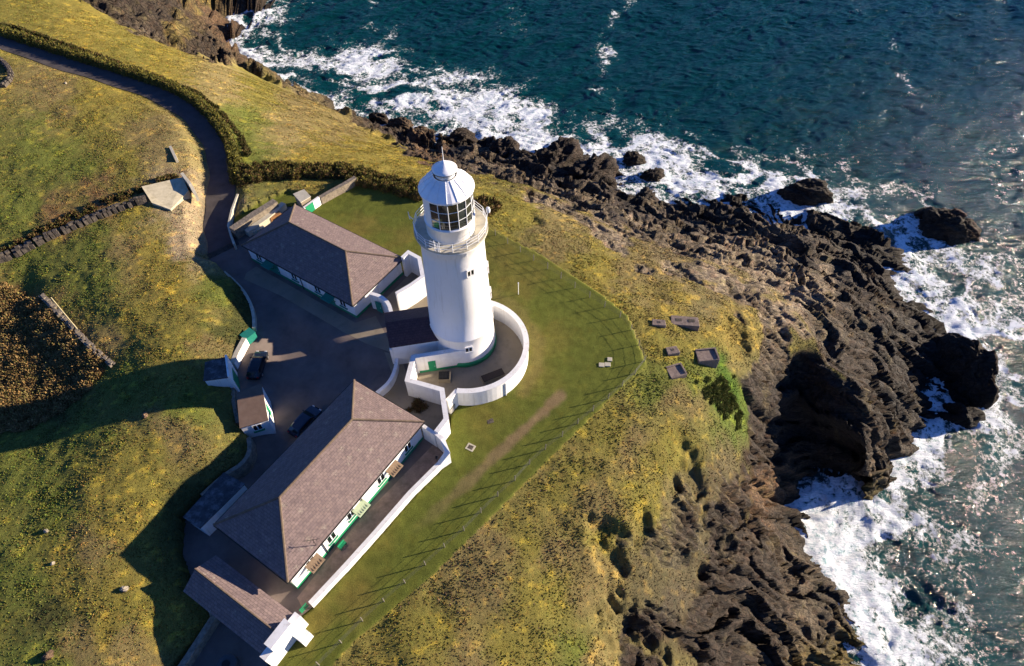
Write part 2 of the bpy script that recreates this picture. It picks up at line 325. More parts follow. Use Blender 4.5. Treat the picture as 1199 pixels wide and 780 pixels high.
# smooth the centre line
def smooth_path(P, k=3):
    P = [np.array(p, float) for p in P]
    for _ in range(k):
        Q = [P[0]]
        for a, b in zip(P[:-1], P[1:]): Q += [a * .75 + b * .25, a * .25 + b * .75]
        Q.append(P[-1]); P = Q
    return P
RWs = smooth_path(RW)
dr, zr = polydist(GX, GY, RWs, [p[2] for p in RWs])
fr = 1 - sstep(2.2, 4.6, dr)
BH = BH * (1 - fr) + (zr - .06) * fr

def P0(pts, z=0.0): return [tuple(at(x, y, z)) for x, y in pts]
def PZ(pts): return [tuple(at(x, y, z)) for x, y, z in pts]
arc = [at(x, y, 2.9) for x, y in ((579,354),(603,374),(615.5,396),(614,418),(601.5,436),(578,453),(548,458),(535,456))]
AA = np.array([[2 * p[0], 2 * p[1], 1] for p in arc]); bb = np.array([p[0] ** 2 + p[1] ** 2 for p in arc]); so = np.linalg.lstsq(AA, bb, rcond=None)[0]; rc = so[:2]; rr_ = math.sqrt(so[2] + rc @ rc)
def angof(p): return math.atan2(p[1] - rc[1], p[0] - rc[0])
aE = angof(arc[-1]); aS = angof(at(560, 338, 2.9))
ring = [rc + rr_ * np.array([math.cos(a), math.sin(a)]) for a in np.linspace(aE, aS, 40)]
HARD = PZ([(244,306,0),(250,296,0),(268,285,0),(288,268,.5),(330,239,.5),(352,240,.5),(353,262,0),(473,321,0),(479,296.5,3.3),(490.5,303,3.3),(495,324,3.3)]) + [tuple(p) for p in ring[::-1]] + PZ([(523.5,469,2.88),(522.5,491,3.2),(511,507,3.0),(518,514,3),(524,530,2.5),(514,543,1.5),(480,577,1.45),(440,623,1.35),(404,663,1.2),(363,707,1.1),(352,722,0),(350,742,0),(322,766,0),(300,800,0),(190,800,0),(212,775,0),(248,722,1),(226,690,1),(214,650,0),(212,606,1),(262,556,1),(290,540,1),(296,516,1),(280,500,0),(274,470,1),(271,440,1),(277,413,1),(290,396,.6),(297,376,.6),(292,355,.6),(281,336,.6),(262,320,.6)])
hd = inpoly(GX, GY, HARD)
LAWNZ = P0([(300,300),(268,283),(262,262),(338,225),(372,232),(412,210),(500,228),(560,258),(640,300),(700,340),(735,368),(757,425),(700,480),(600,580),(500,680),(420,745),(370,800),(300,860),(230,860),(270,790),(300,700),(320,560),(340,420)])
lw = inpoly(GX, GY, LAWNZ)
BH = np.where(lw, BH * .15, BH)
BH = np.where(hd, -1.7, BH)
PX, PY = to_px(GX, GY, BH)

# rock or turf, decided on the ground by zones traced from the photo and broken up by noise
ROCK = [(410,138),(455,165),(470,178),(505,190),(560,205),(600,214),(628,225),(690,265),(720,300),(780,322),(815,335),(858,366),(890,392),(880,430),(862,440),(870,455),(872,490),(880,530),(865,560),(845,548),(800,560),(770,590),(745,640),(722,660),(735,700),(722,740),(735,800),(760,900),(1300,900),(1300,-100),(600,-100),(425,125)]
ROCK2 = [(80,-5),(120,12),(160,40),(195,50),(240,68),(262,78),(300,70),(360,-100),(100,-100)]
wx = fbm(GX * .25, GY * .25, 4, 5) * 14; wy = fbm(GX * .25, GY * .25, 4, 9) * 14
rock = inpoly(PX + wx, PY + wy, ROCK) | inpoly(PX + wx * .5, PY + wy * .5, ROCK2) | (BH < -27)
# bare knobs and little scarps in the turf, grass ledges in the rock
KN = [(630,230,16),(728,632,10),(757,608,10),(706,655,9),(708,715,5),(815,560,12),(650,235,14),(760,300,14)]
for x, y, r_ in KN: rock |= np.hypot(PX - x + wx * .5, PY - y + wy * .5) < r_
rock &= ~((fbm(GX * .22, GY * .22, 5, 40) > .06) & (BH > -15) & (PX > 600))
rock &= ~((fbm(GX * .3, GY * .3, 5, 41) > .02) & (BH > -20) & (PX > 700) & (PX < 880) & (PY > 540))
rock &= ~lw & ~hd & (dr > 4)
gx_, gy_ = np.gradient(BH, gy, gx)
rf = rock.astype(float)
for _ in range(3):
    rf[1:-1, 1:-1] = (rf[1:-1, 1:-1] * 2 + rf[:-2, 1:-1] + rf[2:, 1:-1] + rf[1:-1, :-2] + rf[1:-1, 2:]) / 6
# strata: beds dip to the lower right
ca, sa = math.cos(R(-42)), math.sin(R(-42))
U = GX * ca + GY * sa; V = -GX * sa + GY * ca
BC_ = np.clip(BH, -45, 0); wU = U + BC_ * .85 + fbm(GX * .08, GY * .08, 3, 3) * 5; wV = V + BC_ * .65 + fbm(GX * .1, GY * .1, 3, 4) * 4
rid = 1 - np.abs(fbm(wU * .07, wV * .2, 5, 21)) * 2.2
rid2 = 1 - np.abs(fbm(wU * .16, wV * .55, 4, 31)) * 2
d1, d2, cv, tx, ty = worley(wU * .07, wV * .22, 3); e1, e2, cv2, tx2, ty2 = worley(wU * .2, wV * .55, 8); f1, f2, cv3, tx3, ty3 = worley(wU * .55, wV * 1.3, 12)
blk = (cv - .5) * 1.7 + (tx * (_h(np.floor(cv * 99), np.floor(cv * 55), 2) - .5) + ty * (cv - .3)) * 1.5 - .7 * (1 - sstep(0, .06, d2 - d1))
blk2 = (cv2 - .5) * .9 + (tx2 * (cv2 - .5) * 2 + ty2 * (.6 - cv2)) * 1.5 - .4 * (1 - sstep(0, .14, e2 - e1))
blk3 = (cv3 - .5) * .26 + (tx3 * (cv3 - .5) * 2 + ty3 * (.6 - cv3)) * .45 - .15 * (1 - sstep(0, .15, f2 - f1))
lowz = sstep(-6, -26, BH)
tv_ = wV * .34 + fbm(GX * .12, GY * .12, 4, 66) * 1.6; tf = tv_ - np.floor(tv_); led = _h(np.floor(tv_), np.floor(wU * .02), 5)
saw = (1 - tf) * (.5 + led) - .5
tv2 = wV * 1.15 + fbm(GX * .35, GY * .35, 4, 67) * 1.8; tf2 = tv2 - np.floor(tv2); led2 = _h(np.floor(tv2), np.floor(wU * .15 + tv2 * .3), 6)
saw2 = (1 - tf2) * (.4 + led2 * 1.2) - .5
fine = (1 - np.abs(fbm(GX * 1.1, GY * 1.1, 4, 78, .65)) * 2.4) * .14
rockd = (rid - .5) * (.8 + 1.0 * lowz) + saw * (.45 + .8 * lowz) + saw2 * (.45 - .2 * lowz) + blk * (.4 + 1.2 * lowz) + blk2 * (.34 + .25 * lowz) + blk3 * (.5 - .2 * lowz) + fine - .6
rockd *= .80 + .3 * sstep(.1, .5, fbm(GX * .06, GY * .06, 2, 400))
rockd *= 1 + .9 * ((PX < 330) & (PY < 95))
rockd *= 1 - .75 * sstep(-36.5, -40, BH)
grassd = fbm(GX * .2, GY * .2, 3, 51) * .28 + fbm(GX * .8, GY * .8, 3, 52) * .10 + np.abs(fbm(GX * 2.0, GY * 2.0, 2, 53)) * .07
# little terracettes and trodden lines
grassd *= 1 - .6 * sstep(3, 5, PX * 0)
lawnd = fbm(GX * .3, GY * .3, 3, 61) * .06 + fbm(GX * 1.6, GY * 1.6, 2, 62) * .035
TZ = BH + np.where(hd, 0, np.where(lw, lawnd, grassd * (1 - rf) * sstep(2.0, 4.5, dr) + rockd * rf))
# pits (holes in the slope seen as dark hollows)
for x, y, z, r_, dp in [(718,648,-3,2.2,3.2),(753,614,-4,1.4,2.6),(810,548,-5.5,2.2,3.2),(742,762,-9,3,5),(700,722,-4,.7,1),(630,262,-4,1.6,1.2),(788,575,-6,1.2,1.6),(860,400,-8,2,2.5),(800,300,-14,2.2,2),(835,640,-15,3,4.5),(925,660,-30,2.5,3.5),(880,625,-22,2,3),(960,395,-16,2.5,2.5),(1000,365,-22,2.2,2.5)]:
    c = at(x, y, z); q = np.hypot((GX - c[0]) * 1.0, (GY - c[1]) * .7) / r_ + fbm(GX * .35, GY * .35, 4, 5) * 1.1
    TZ -= dp * .45 * (1 - sstep(.2, 1.15, q)) * np.where(hd | lw, 0, 1)
def ground_z(x, y):
    i = np.clip(np.searchsorted(gy, y) - 1, 0, len(gy) - 2); j = np.clip(np.searchsorted(gx, x) - 1, 0, len(gx) - 2)
    fy = (y - gy[i]) / (gy[i + 1] - gy[i]); fx = (x - gx[j]) / (gx[j + 1] - gx[j])
    return (TZ[i, j] * (1 - fx) + TZ[i, j + 1] * fx) * (1 - fy) + (TZ[i + 1, j] * (1 - fx) + TZ[i + 1, j + 1] * fx) * fy
def gz(x, y): return float(ground_z(np.array(float(x)), np.array(float(y))))
# lateral jostle on rock so ledges lean
BS = BH.copy()
for _ in range(12): BS[1:-1, 1:-1] = (BS[1:-1, 1:-1] + BS[:-2, 1:-1] + BS[2:, 1:-1] + BS[1:-1, :-2] + BS[1:-1, 2:]) / 5
dy_, dx_ = np.gradient(BS, gy, gx); sl_ = np.sqrt(1 + dx_ ** 2 + dy_ ** 2)
lat = np.clip((rockd + .3) * rf, -1.6, 1.6) * .75
TXo = GX + rf * fbm(GX * .3, GY * .3, 3, 90) * .3 - lat * dx_ / sl_; TYo = GY + rf * fbm(GX * .3, GY * .3, 3, 91) * .3 - lat * dy_ / sl_

BRW = [tuple(at(x, y, zt)) for x, y, zt, zb in brow]; db, _ = polydist(GX, GY, BRW); bxl = np.interp(-GY, [-p[1] for p in BRW], [p[0] for p in BRW])
cv_ = np.exp(-(db / 6.5) ** 2) * sstep(-18, -33, BH) * sstep(2.2, -.5, GX - bxl)
TXo = TXo + 7.5 * cv_; TYo = TYo + 3.0 * cv_
# base colours of soil, turf and stone by locality (photo x, y, r, g, b: mostly the surface's own colour; gully wall darkened to stand for its shade)
g_ol = (.178, .155, .036); g_gr = (.122, .138, .030); g_ye = (.205, .168, .038); g_br = (.172, .136, .056); g_sc = (.17, .11, .05); g_dk = (.06, .064, .022); g_st = (.25, .20, .085)
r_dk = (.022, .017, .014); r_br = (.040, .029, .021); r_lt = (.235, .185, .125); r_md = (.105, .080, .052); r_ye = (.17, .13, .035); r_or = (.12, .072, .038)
CC = [(30,10,g_ol),(100,30,g_ye),(180,75,g_ye),(260,100,g_st),(150,60,g_ol),(300,100,g_ol),(350,130,g_br),(400,150,g_br),(280,150,g_gr),(300,185,g_gr),(400,180,g_ye),(440,185,g_ye),(360,180,g_ye),(480,200,g_ye),(340,160,g_st),
 (60,110,g_br),(130,105,g_ye),(100,140,g_ol),(50,180,g_gr),(100,200,g_gr),(180,160,g_br),(150,190,g_ol),(200,180,g_st),(20,250,g_gr),(200,230,(.25,.2,.12)),(222,250,(.3,.24,.15)),(220,280,(.28,.22,.14)),(205,215,(.22,.17,.1)),(100,290,g_gr),(50,310,g_gr),(60,260,g_sc),(120,235,g_sc),(150,260,g_ol),(180,300,g_ye),(200,330,g_ye),(150,290,g_br),(100,340,g_gr),(150,380,g_ol),(220,390,g_ol),(250,400,g_br),(200,420,g_ol),(250,350,g_gr),(272,370,g_dk),(40,400,g_sc),(20,370,g_sc),(80,430,g_sc),(30,450,g_sc),(120,410,g_br),(60,470,g_dk),(150,450,g_gr),(220,460,g_gr),
 (30,510,g_gr),(100,510,g_gr),(20,560,g_gr),(60,600,g_gr),(120,560,g_ol),(200,510,g_br),(170,540,g_ol),(140,620,g_ye),(160,580,g_ol),(80,650,g_ol),(30,680,g_gr),(60,720,g_dk),(110,640,g_br),(80,690,g_ol),(150,700,g_ol),(120,740,g_ye),(190,720,g_ye),(50,770,g_gr),(150,770,g_br),(90,760,g_br),(250,660,g_dk),(220,600,g_dk),
 (600,250,g_ol),(640,290,g_br),(620,320,g_gr),(680,310,g_ol),(700,330,g_ye),(720,350,g_ol),(740,320,g_br),(790,360,(.20,.16,.04)),(840,390,(.19,.15,.04)),(860,400,(.21,.16,.045)),(820,360,(.17,.14,.06)),(780,400,g_ol),(820,440,g_gr),(850,460,(.07,.12,.02)),(840,445,(.06,.11,.018)),(870,470,(.09,.13,.025)),(770,450,g_gr),(800,470,g_br),(700,500,g_ol),(740,520,g_br),(780,530,g_ol),(660,560,g_ol),(620,640,g_ol),(700,600,g_br),(750,580,g_ol),(560,700,g_br),(640,700,g_ol),(500,740,g_ol),(600,760,g_ol),(680,760,g_gr),(560,780,g_br),(650,650,g_br),(700,620,g_ol),(560,640,g_br),(640,520,g_br),(690,680,g_br),
 (560,190,r_md),(600,220,r_md),(500,170,r_or),(470,160,r_br),(540,170,r_dk),(620,190,r_br),(660,200,r_dk),(740,235,r_dk),(720,240,r_br),(640,245,r_lt),(680,260,r_md),(720,275,r_lt),(760,290,r_md),(800,260,r_br),(820,240,r_dk),(860,260,r_br),(900,250,r_br),(800,300,r_md),(850,310,r_lt),(900,320,r_lt),(950,330,r_lt),(870,350,r_md),(920,360,r_lt),(950,300,r_br),(960,370,r_md),(1000,300,r_dk),(1040,330,r_br),(1000,350,r_br),(1050,400,r_dk),(1000,420,r_br),(950,420,r_br),(1080,380,r_dk),(900,400,r_md),(880,450,r_br),(900,500,r_br),(880,540,r_br),(950,500,r_dk),(930,480,r_dk),(970,540,r_dk),(945,550,r_dk),(985,500,r_dk),(915,510,r_dk),(830,320,r_lt),(780,300,r_lt),(880,330,r_lt),(930,345,r_lt),(700,265,r_lt),(840,350,(.16,.13,.06)),(790,320,(.17,.135,.07)),(660,270,(.18,.145,.06)),(870,420,(.15,.13,.05)),(1000,480,r_br),(1050,470,r_dk),(1030,520,r_br),(1000,560,r_br),(1040,560,r_md),(1010,585,r_ye),(1130,440,r_br),(1120,480,r_dk),  # near-black points round the gully wall paint its shade into the rock colour
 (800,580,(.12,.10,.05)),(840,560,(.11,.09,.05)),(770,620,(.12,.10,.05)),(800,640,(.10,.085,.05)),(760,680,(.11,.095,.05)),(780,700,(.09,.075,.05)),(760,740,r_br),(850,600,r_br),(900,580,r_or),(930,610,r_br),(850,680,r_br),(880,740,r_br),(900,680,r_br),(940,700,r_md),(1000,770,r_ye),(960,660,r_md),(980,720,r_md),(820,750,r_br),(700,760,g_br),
 (200,10,r_br),(240,20,r_or),(290,10,r_br),(150,10,r_br),(210,40,r_ye),(230,55,r_br),(180,25,r_br),(240,0,r_ye),(170,35,r_md),(220,20,r_br),(265,30,r_or)]
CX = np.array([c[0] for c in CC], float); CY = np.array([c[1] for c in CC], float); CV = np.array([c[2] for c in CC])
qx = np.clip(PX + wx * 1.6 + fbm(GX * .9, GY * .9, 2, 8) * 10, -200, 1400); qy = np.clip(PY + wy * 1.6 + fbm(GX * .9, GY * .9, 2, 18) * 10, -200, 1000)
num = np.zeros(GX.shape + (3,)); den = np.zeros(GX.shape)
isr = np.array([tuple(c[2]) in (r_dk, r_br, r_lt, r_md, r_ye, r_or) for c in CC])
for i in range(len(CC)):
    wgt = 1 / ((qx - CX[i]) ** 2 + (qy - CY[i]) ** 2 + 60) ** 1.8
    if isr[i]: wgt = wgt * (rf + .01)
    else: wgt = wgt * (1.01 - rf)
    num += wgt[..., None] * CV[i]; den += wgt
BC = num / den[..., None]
# mown lawn, with dry patches and the trodden track
lawncol = np.array([.098, .112, .020]); dry = np.array([.165, .125, .032]); dirtc = np.array([.20, .14, .075])
k = sstep(.0, .6, fbm(GX * .12, GY * .12, 4, 71)) * .35
LC = lawncol * (1 - k[..., None]) + dry * k[..., None]
for x, y, rx, a in [(640,400,5,.35),(632,440,4,.35),(606,330,5,.5),(420,270,5,.6),(470,280,4,.5),(590,300,4,.5),(420,705,3,.5),(370,730,3,.6),(560,490,3,.3)]:
    c = at(x, y); q = (1 - sstep(.2, 1, np.hypot(GX - c[0], GY - c[1]) / rx + fbm(GX * .5, GY * .5, 3, 12) * .4)) * a
    LC = LC * (1 - q[..., None]) + dry * q[..., None]
tr = [at(*p) for p in [(656, 463), (630, 488), (600, 515), (560, 553), (522, 588), (480, 625)]]
dt, tv = polydist(GX, GY, tr, [1, 1, .95, .7, .45, 0])
q = (1 - sstep(.25, 1.0, dt + fbm(GX * .7, GY * .7, 3, 15) * .4)) * tv * .9
LC = LC * (1 - q[..., None]) + dirtc * q[..., None]
dring, _ = polydist(GX, GY, [at(x, y) for x, y in [(578,345),(610,366),(627,400),(628,430),(612,458)]])
q = (1 - sstep(.3, 1.6, dring + fbm(GX * .7, GY * .7, 3, 16) * .6)) * .55
LC = LC * (1 - q[..., None]) + np.array([.18, .14, .05]) * q[..., None]
BC = np.where(lw[..., None], LC, BC)
# rough grass tone breaks, pink thrift and yellow vetch patches
spk = sstep(.35, .6, fbm(GX * 1.3, GY * 1.3, 2, 101)) * (1 - rf) * (~lw)
BC = BC * (1 + .9 * spk[..., None] * np.array([1, .8, .3]))
# wet black band above the water
wet = sstep(-33.5, -36.5, TZ + fbm(GX * .3, GY * .3, 3, 44) * 1.5) * rf
BC = BC * (1 - .5 * wet[..., None])
lich = sstep(.30, .55, fbm(GX * .35, GY * .35, 4, 47)) * rf * sstep(-36, -30, TZ) * .45
BC = BC * (1 - lich[..., None]) + np.array([.12, .095, .045]) * lich[..., None]

def terrain_mat(name, kind):
    m = bpy.data.materials.new(name); m.use_nodes = True; nt = m.node_tree; N = nt.nodes; L = nt.links; b = N['Principled BSDF']
    b.inputs['Roughness'].default_value = .95 if kind != 'rock' else .8; b.inputs['Specular IOR Level'].default_value = .1 if kind != 'rock' else .3
    a = N.new('ShaderNodeAttribute'); a.attribute_name = 'base'; tc = N.new('ShaderNodeTexCoord')
    def noise(sc, det=6, ro=.7, vec=None):
        x = N.new('ShaderNodeTexNoise'); x.inputs['Scale'].default_value = sc; x.inputs['Detail'].default_value = det; x.inputs['Roughness'].default_value = ro
        L.new(vec or tc.outputs['Object'], x.inputs['Vector']); return x.outputs[0]
    def rng_(s, a0, a1, b0, b1):
        x = N.new('ShaderNodeMapRange'); L.new(s, x.inputs[0]); x.inputs[1].default_value = a0; x.inputs[2].default_value = a1; x.inputs[3].default_value = b0; x.inputs[4].default_value = b1; return x.outputs[0]
    def mul(s1, s2):
        x = N.new('ShaderNodeMath'); x.operation = 'MULTIPLY'; L.new(s1, x.inputs[0]); L.new(s2, x.inputs[1]); return x.outputs[0]
    if kind == 'rock':
        mp = N.new('ShaderNodeMapping'); mp.inputs['Rotation'].default_value = (R(20), R(25), R(32)); mp.inputs['Scale'].default_value = (.45, 2.2, 1.6); L.new(tc.outputs['Object'], mp.inputs[0])
        n1 = noise(1.1, 9, .7, mp.outputs[0]); n2 = noise(2.8, 10, .85)
        wv_ = N.new('ShaderNodeVectorMath'); wv_.operation = 'MULTIPLY_ADD'; nz_ = N.new('ShaderNodeTexNoise'); nz_.inputs['Scale'].default_value = .9; nz_.inputs['Detail'].default_value = 5; L.new(tc.outputs['Object'], nz_.inputs['Vector']); L.new(nz_.outputs['Color'], wv_.inputs[0]); wv_.inputs[1].default_value = (1.2, 1.2, 1.2); L.new(mp.outputs[0], wv_.inputs[2])
        va = N.new('ShaderNodeTexVoronoi'); va.feature = 'DISTANCE_TO_EDGE'; va.inputs['Scale'].default_value = .42; L.new(wv_.outputs[0], va.inputs['Vector'])
        vb = N.new('ShaderNodeTexVoronoi'); vb.inputs['Scale'].default_value = .9; L.new(wv_.outputs[0], vb.inputs['Vector'])
        sp_ = N.new('ShaderNodeSeparateColor'); L.new(vb.outputs['Color'], sp_.inputs[0])
        f = mul(mul(rng_(n1, .32, .68, .45, 1.6), rng_(n2, .35, .65, .5, 1.55)), mul(rng_(va.outputs['Distance'], 0, .09, .45, 1.05), rng_(sp_.outputs[0], 0, 1, .72, 1.3)))
        H_ = N.new('ShaderNodeMath'); H_.operation = 'ADD'; L.new(n1, H_.inputs[0]); L.new(n2, H_.inputs[1]); H2_ = N.new('ShaderNodeMath'); H2_.operation = 'ADD'; L.new(H_.outputs[0], H2_.inputs[0]); L.new(rng_(va.outputs['Distance'], 0, .14, 0, .55), H2_.inputs[1])
        H3_ = N.new('ShaderNodeMath'); H3_.operation = 'ADD'; L.new(H2_.outputs[0], H3_.inputs[0]); L.new(rng_(sp_.outputs[1], 0, 1, 0, .5), H3_.inputs[1]); hh = H3_.outputs[0]; dist = .5
    elif kind == 'lawn':
        n1 = noise(.7, 8, .7); n2 = noise(9, 5, .8); f = mul(rng_(n1, .3, .7, .75, 1.25), rng_(n2, .3, .7, .65, 1.4)); hh = n2; dist = .08
    else:
        n1 = noise(1.6, 8, .75); n2 = noise(6, 6, .8); f = mul(rng_(n1, .3, .7, .78, 1.22), rng_(n2, .3, .7, .66, 1.36)); hh = n2; dist = .2
    colr = a.outputs['Color']
    hues = [((1.3, .92, .85), 1.4, .52, .72, .6), ((.7, .98, .9), .6, .53, .72, .5), ((1.2, 1.1, .7), 2.3, .56, .72, .4)] if kind == 'grass' else ([((1.25, .85, .75), .5, .5, .7, .7), ((.85, .9, 1.25), .8, .5, .7, .7), ((1.1, 1.25, .6), .35, .55, .7, .6)] if kind == 'rock' else [((1.35, 1.05, .9), .5, .52, .72, .5)])
    for (tint, ns, t0, t1, am) in hues:
        nn_ = noise(ns, 7, .75); k_ = rng_(nn_, t0, t1, 0, am); vm = N.new('ShaderNodeVectorMath'); vm.operation = 'MULTIPLY'; L.new(colr, vm.inputs[0]); vm.inputs[1].default_value = tint
        mx = N.new('ShaderNodeMix'); mx.data_type = 'RGBA'; L.new(k_, mx.inputs[0]); L.new(colr, mx.inputs[6]); L.new(vm.outputs[0], mx.inputs[7]); colr = mx.outputs[2]
    sc = N.new('ShaderNodeVectorMath'); sc.operation = 'SCALE'; L.new(colr, sc.inputs[0]); L.new(f, sc.inputs['Scale']); L.new(sc.outputs[0], b.inputs['Base Color'])
    bp = N.new('ShaderNodeBump'); bp.inputs['Distance'].default_value = dist; bp.inputs['Strength'].default_value = .9; L.new(hh, bp.inputs['Height']); L.new(bp.outputs[0], b.inputs['Normal'])
    return m
MG = terrain_mat('rough_turf', 'grass'); MR = terrain_mat('sea_cliff_rock', 'rock'); ML = terrain_mat('mown_grass', 'lawn')
ny, nx = GX.shape
idx = np.arange(ny * nx).reshape(ny, nx)
F = np.stack([idx[:-1, :-1], idx[:-1, 1:], idx[1:, 1:], idx[1:, :-1]], -1).reshape(-1, 4)
Vt = np.stack([TXo, TYo, TZ], -1).reshape(-1, 3)
def cellmask(m): return m[:-1, :-1].ravel() | False
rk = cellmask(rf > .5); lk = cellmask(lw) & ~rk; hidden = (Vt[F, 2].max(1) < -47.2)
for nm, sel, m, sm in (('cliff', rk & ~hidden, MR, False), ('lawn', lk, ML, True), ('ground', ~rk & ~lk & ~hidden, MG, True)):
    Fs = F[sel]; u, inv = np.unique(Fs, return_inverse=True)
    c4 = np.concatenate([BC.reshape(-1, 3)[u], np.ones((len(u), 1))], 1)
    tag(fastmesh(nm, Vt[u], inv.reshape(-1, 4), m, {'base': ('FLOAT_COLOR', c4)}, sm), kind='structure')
Fs = F[hidden]; u, inv = np.unique(Fs, return_inverse=True)
if len(u): tag(fastmesh('sea_bed', Vt[u], inv.reshape(-1, 4), MR, {'base': ('FLOAT_COLOR', np.tile([.05, .05, .04, 1], (len(u), 1)))}, True), kind='structure')

# ================================================================== SEA
sx = axis(-190, 200, .45, (-5000, 5000), 1.15); sy = axis(0, 250, .45, (-5000, 6000), 1.15)
SX, SY = np.meshgrid(sx, sy)
SB = np.full(SX.shape, -60.0); m_ = (np.abs(SX) < 400) & (SY > -290) & (SY < 410)
SB[m_] = ground_z(SX[m_], SY[m_])
wa = SX * .8 + SY * .6; wb = -SX * .6 + SY * .8
wrp = fbm(SX * .03, SY * .03, 3, 1) * 8
amp = 1.0
sw = fbm((wa + wrp) * .05, (wb + wrp) * .16, 4, 201, .55) * .55 + (1 - np.abs(fbm((wa + wrp) * .12, (wb - wrp) * .42, 3, 207)) * 2) * .16 + fbm(SX * .7, SY * .9, 2, 211) * .05
rx_ = SX * math.cos(.12) - SY * math.sin(.12) + fbm(SX * .1, SY * .1, 3, 250) * 5; ry_ = SX * math.sin(.12) + SY * math.cos(.12) + fbm(SX * .1, SY * .1, 3, 251) * 4
sw = sw + (1 - np.abs(fbm(rx_ * .16, ry_ * .5, 3, 252, .6)) * 2.2) * .27 + fbm(rx_ * .5, ry_ * 1.0, 2, 253) * .05
fade = 1 - sstep(300, 900, np.hypot(SX, SY - 100))
# surf mounds near the rocks
depth = SEA - SB
near = np.exp(-np.clip(depth, 0, 50) / 3.2)
churn = .4 + fbm(SX * .3, SY * .3, 4, 221) * .5
SZ = SEA + (sw + near * churn) * fade
foam = near * .8
FL = [([(300,60),(350,75),(430,65),(470,100),(560,100),(600,130),(640,160)],7.5,.85),([(430,90),(480,115),(560,135),(620,155),(680,175),(720,160),(780,180),(860,200),(920,230)],7.5,.95),([(745,0),(715,20),(704,60),(698,110),(712,140),(750,165)],2.0,.5),([(705,60),(700,120)],3.5,.25),([(460,30),(440,70),(400,80)],2.5,.35),
 ([(430,0),(440,20),(425,35)],2,.3),([(1040,45),(1050,80),(1062,110)],1.3,.38),([(975,0),(1000,15)],2,.3),([(1170,0),(1199,10)],2,.35),([(720,200),(780,190),(830,215),(880,215)],5,.55),([(950,200),(1010,250),(1040,255),(1070,300),(1110,340),(1160,380),(1199,400)],7,.5),
 ([(1060,250),(1090,290),(1140,310),(1199,360)],6,.4),([(1090,370),(1110,375),(1160,410),(1150,450)],5,.75),([(1150,420),(1170,470),(1150,520),(1110,560),(1060,590)],5,.35),([(950,600),(990,640),(1020,690),(1050,750),(1060,790)],5.5,1.0),([(1000,600),(1050,650),(1070,710),(1090,760)],8,.30),([(1060,540),(1040,590),(1080,620),(1130,650)],4,.4),([(930,578),(970,590),(1020,605)],4,.85),([(1090,480),(1095,500),(1080,530)],2.5,.7),
 ([(1180,520),(1199,640)],5,.25),([(1120,560),(1150,650),(1150,780)],12,.14),([(1090,250),(1170,330),(1190,440)],10,.2),([(270,60),(265,80),(300,85)],4,.55),([(1180,180),(1199,230),(1180,300)],5,.3),([(1000,200),(1090,230),(1150,280)],5,.32),([(600,10),(610,40),(560,30)],3,.25),([(900,100),(950,150),(1000,180)],3,.12)]
wfx = fbm(SX * .12, SY * .12, 4, 231) * 4; wfy = fbm(SX * .12, SY * .12, 4, 232) * 4
for pts, wd, st in FL:
    pp = [at(x, y, SEA) for x, y in pts]; d, _ = polydist(SX + wfx, SY + wfy, pp)
    foam = np.maximum(foam, 0) + st * np.exp(-(d / (wd * 1.25)) ** 2)
w1 = fbm(SX * .045, SY * .045, 4, 241) * 16; w2_ = fbm(SX * .045, SY * .045, 4, 242) * 16
swl = 1 - np.abs(fbm((SX + w1) * .075, (SY + w2_) * .12, 4, 243)) * 3.2; swl = np.clip(swl, -.6, 1)
foam = np.clip(foam, 0, 1.3); core_ = np.exp(-np.clip(depth, 0, 50) / 2.2)
foam = foam * (.50 + .55 * swl) + core_ * .30
idx = np.arange(SX.size).reshape(SX.shape); F = np.stack([idx[:-1, :-1], idx[:-1, 1:], idx[1:, 1:], idx[1:, :-1]], -1).reshape(-1, 4)
keep = (SB.ravel()[F] < -4).any(1); F = F[keep]; u, inv = np.unique(F, return_inverse=True)
wm = bpy.data.materials.new('sea_water'); wm.use_nodes = True; nt = wm.node_tree; N = nt.nodes; L = nt.links; b = N['Principled BSDF']
def nd(t, **k):
    x = N.new(t)
    for a_, v_ in k.items(): x.inputs[a_].default_value = v_
    return x
def mth(op, a_, b_=None, c_=None):
    x = N.new('ShaderNodeMath'); x.operation = op
    for i, v_ in enumerate((a_, b_, c_)):
        if v_ is None: continue
        if isinstance(v_, (int, float)): x.inputs[i].default_value = v_
        else: L.new(v_, x.inputs[i])
    return x.outputs[0]
tc = nd('ShaderNodeTexCoord'); mp = nd('ShaderNodeMapping', Rotation=(0, 0, R(8)), Scale=(.45, 1.35, 1)); L.new(tc.outputs['Object'], mp.inputs[0])
ra = nd('ShaderNodeTexNoise', Scale=.75, Detail=12.0, Roughness=.72); L.new(mp.outputs[0], ra.inputs['Vector'])
rb = nd('ShaderNodeTexNoise', Scale=2.6, Detail=5.0, Roughness=.6); L.new(mp.outputs[0], rb.inputs['Vector'])
fa = nd('ShaderNodeAttribute'); fa.attribute_name = 'foam'
n1 = nd('ShaderNodeTexNoise', Scale=.22, Detail=10.0, Roughness=.72, Distortion=.6); L.new(tc.outputs['Object'], n1.inputs['Vector'])
n2 = nd('ShaderNodeTexNoise', Scale=1.3, Detail=8.0, Roughness=.75); L.new(tc.outputs['Object'], n2.inputs['Vector'])
dv = nd('ShaderNodeVectorMath'); dv.operation = 'MULTIPLY_ADD'; L.new(n2.outputs['Color'], dv.inputs[0]); dv.inputs[1].default_value = (2.2, 2.2, 0); L.new(tc.outputs['Object'], dv.inputs[2])
vo = nd('ShaderNodeTexVoronoi', Scale=.42); vo.feature = 'DISTANCE_TO_EDGE'; L.new(dv.outputs[0], vo.inputs['Vector'])
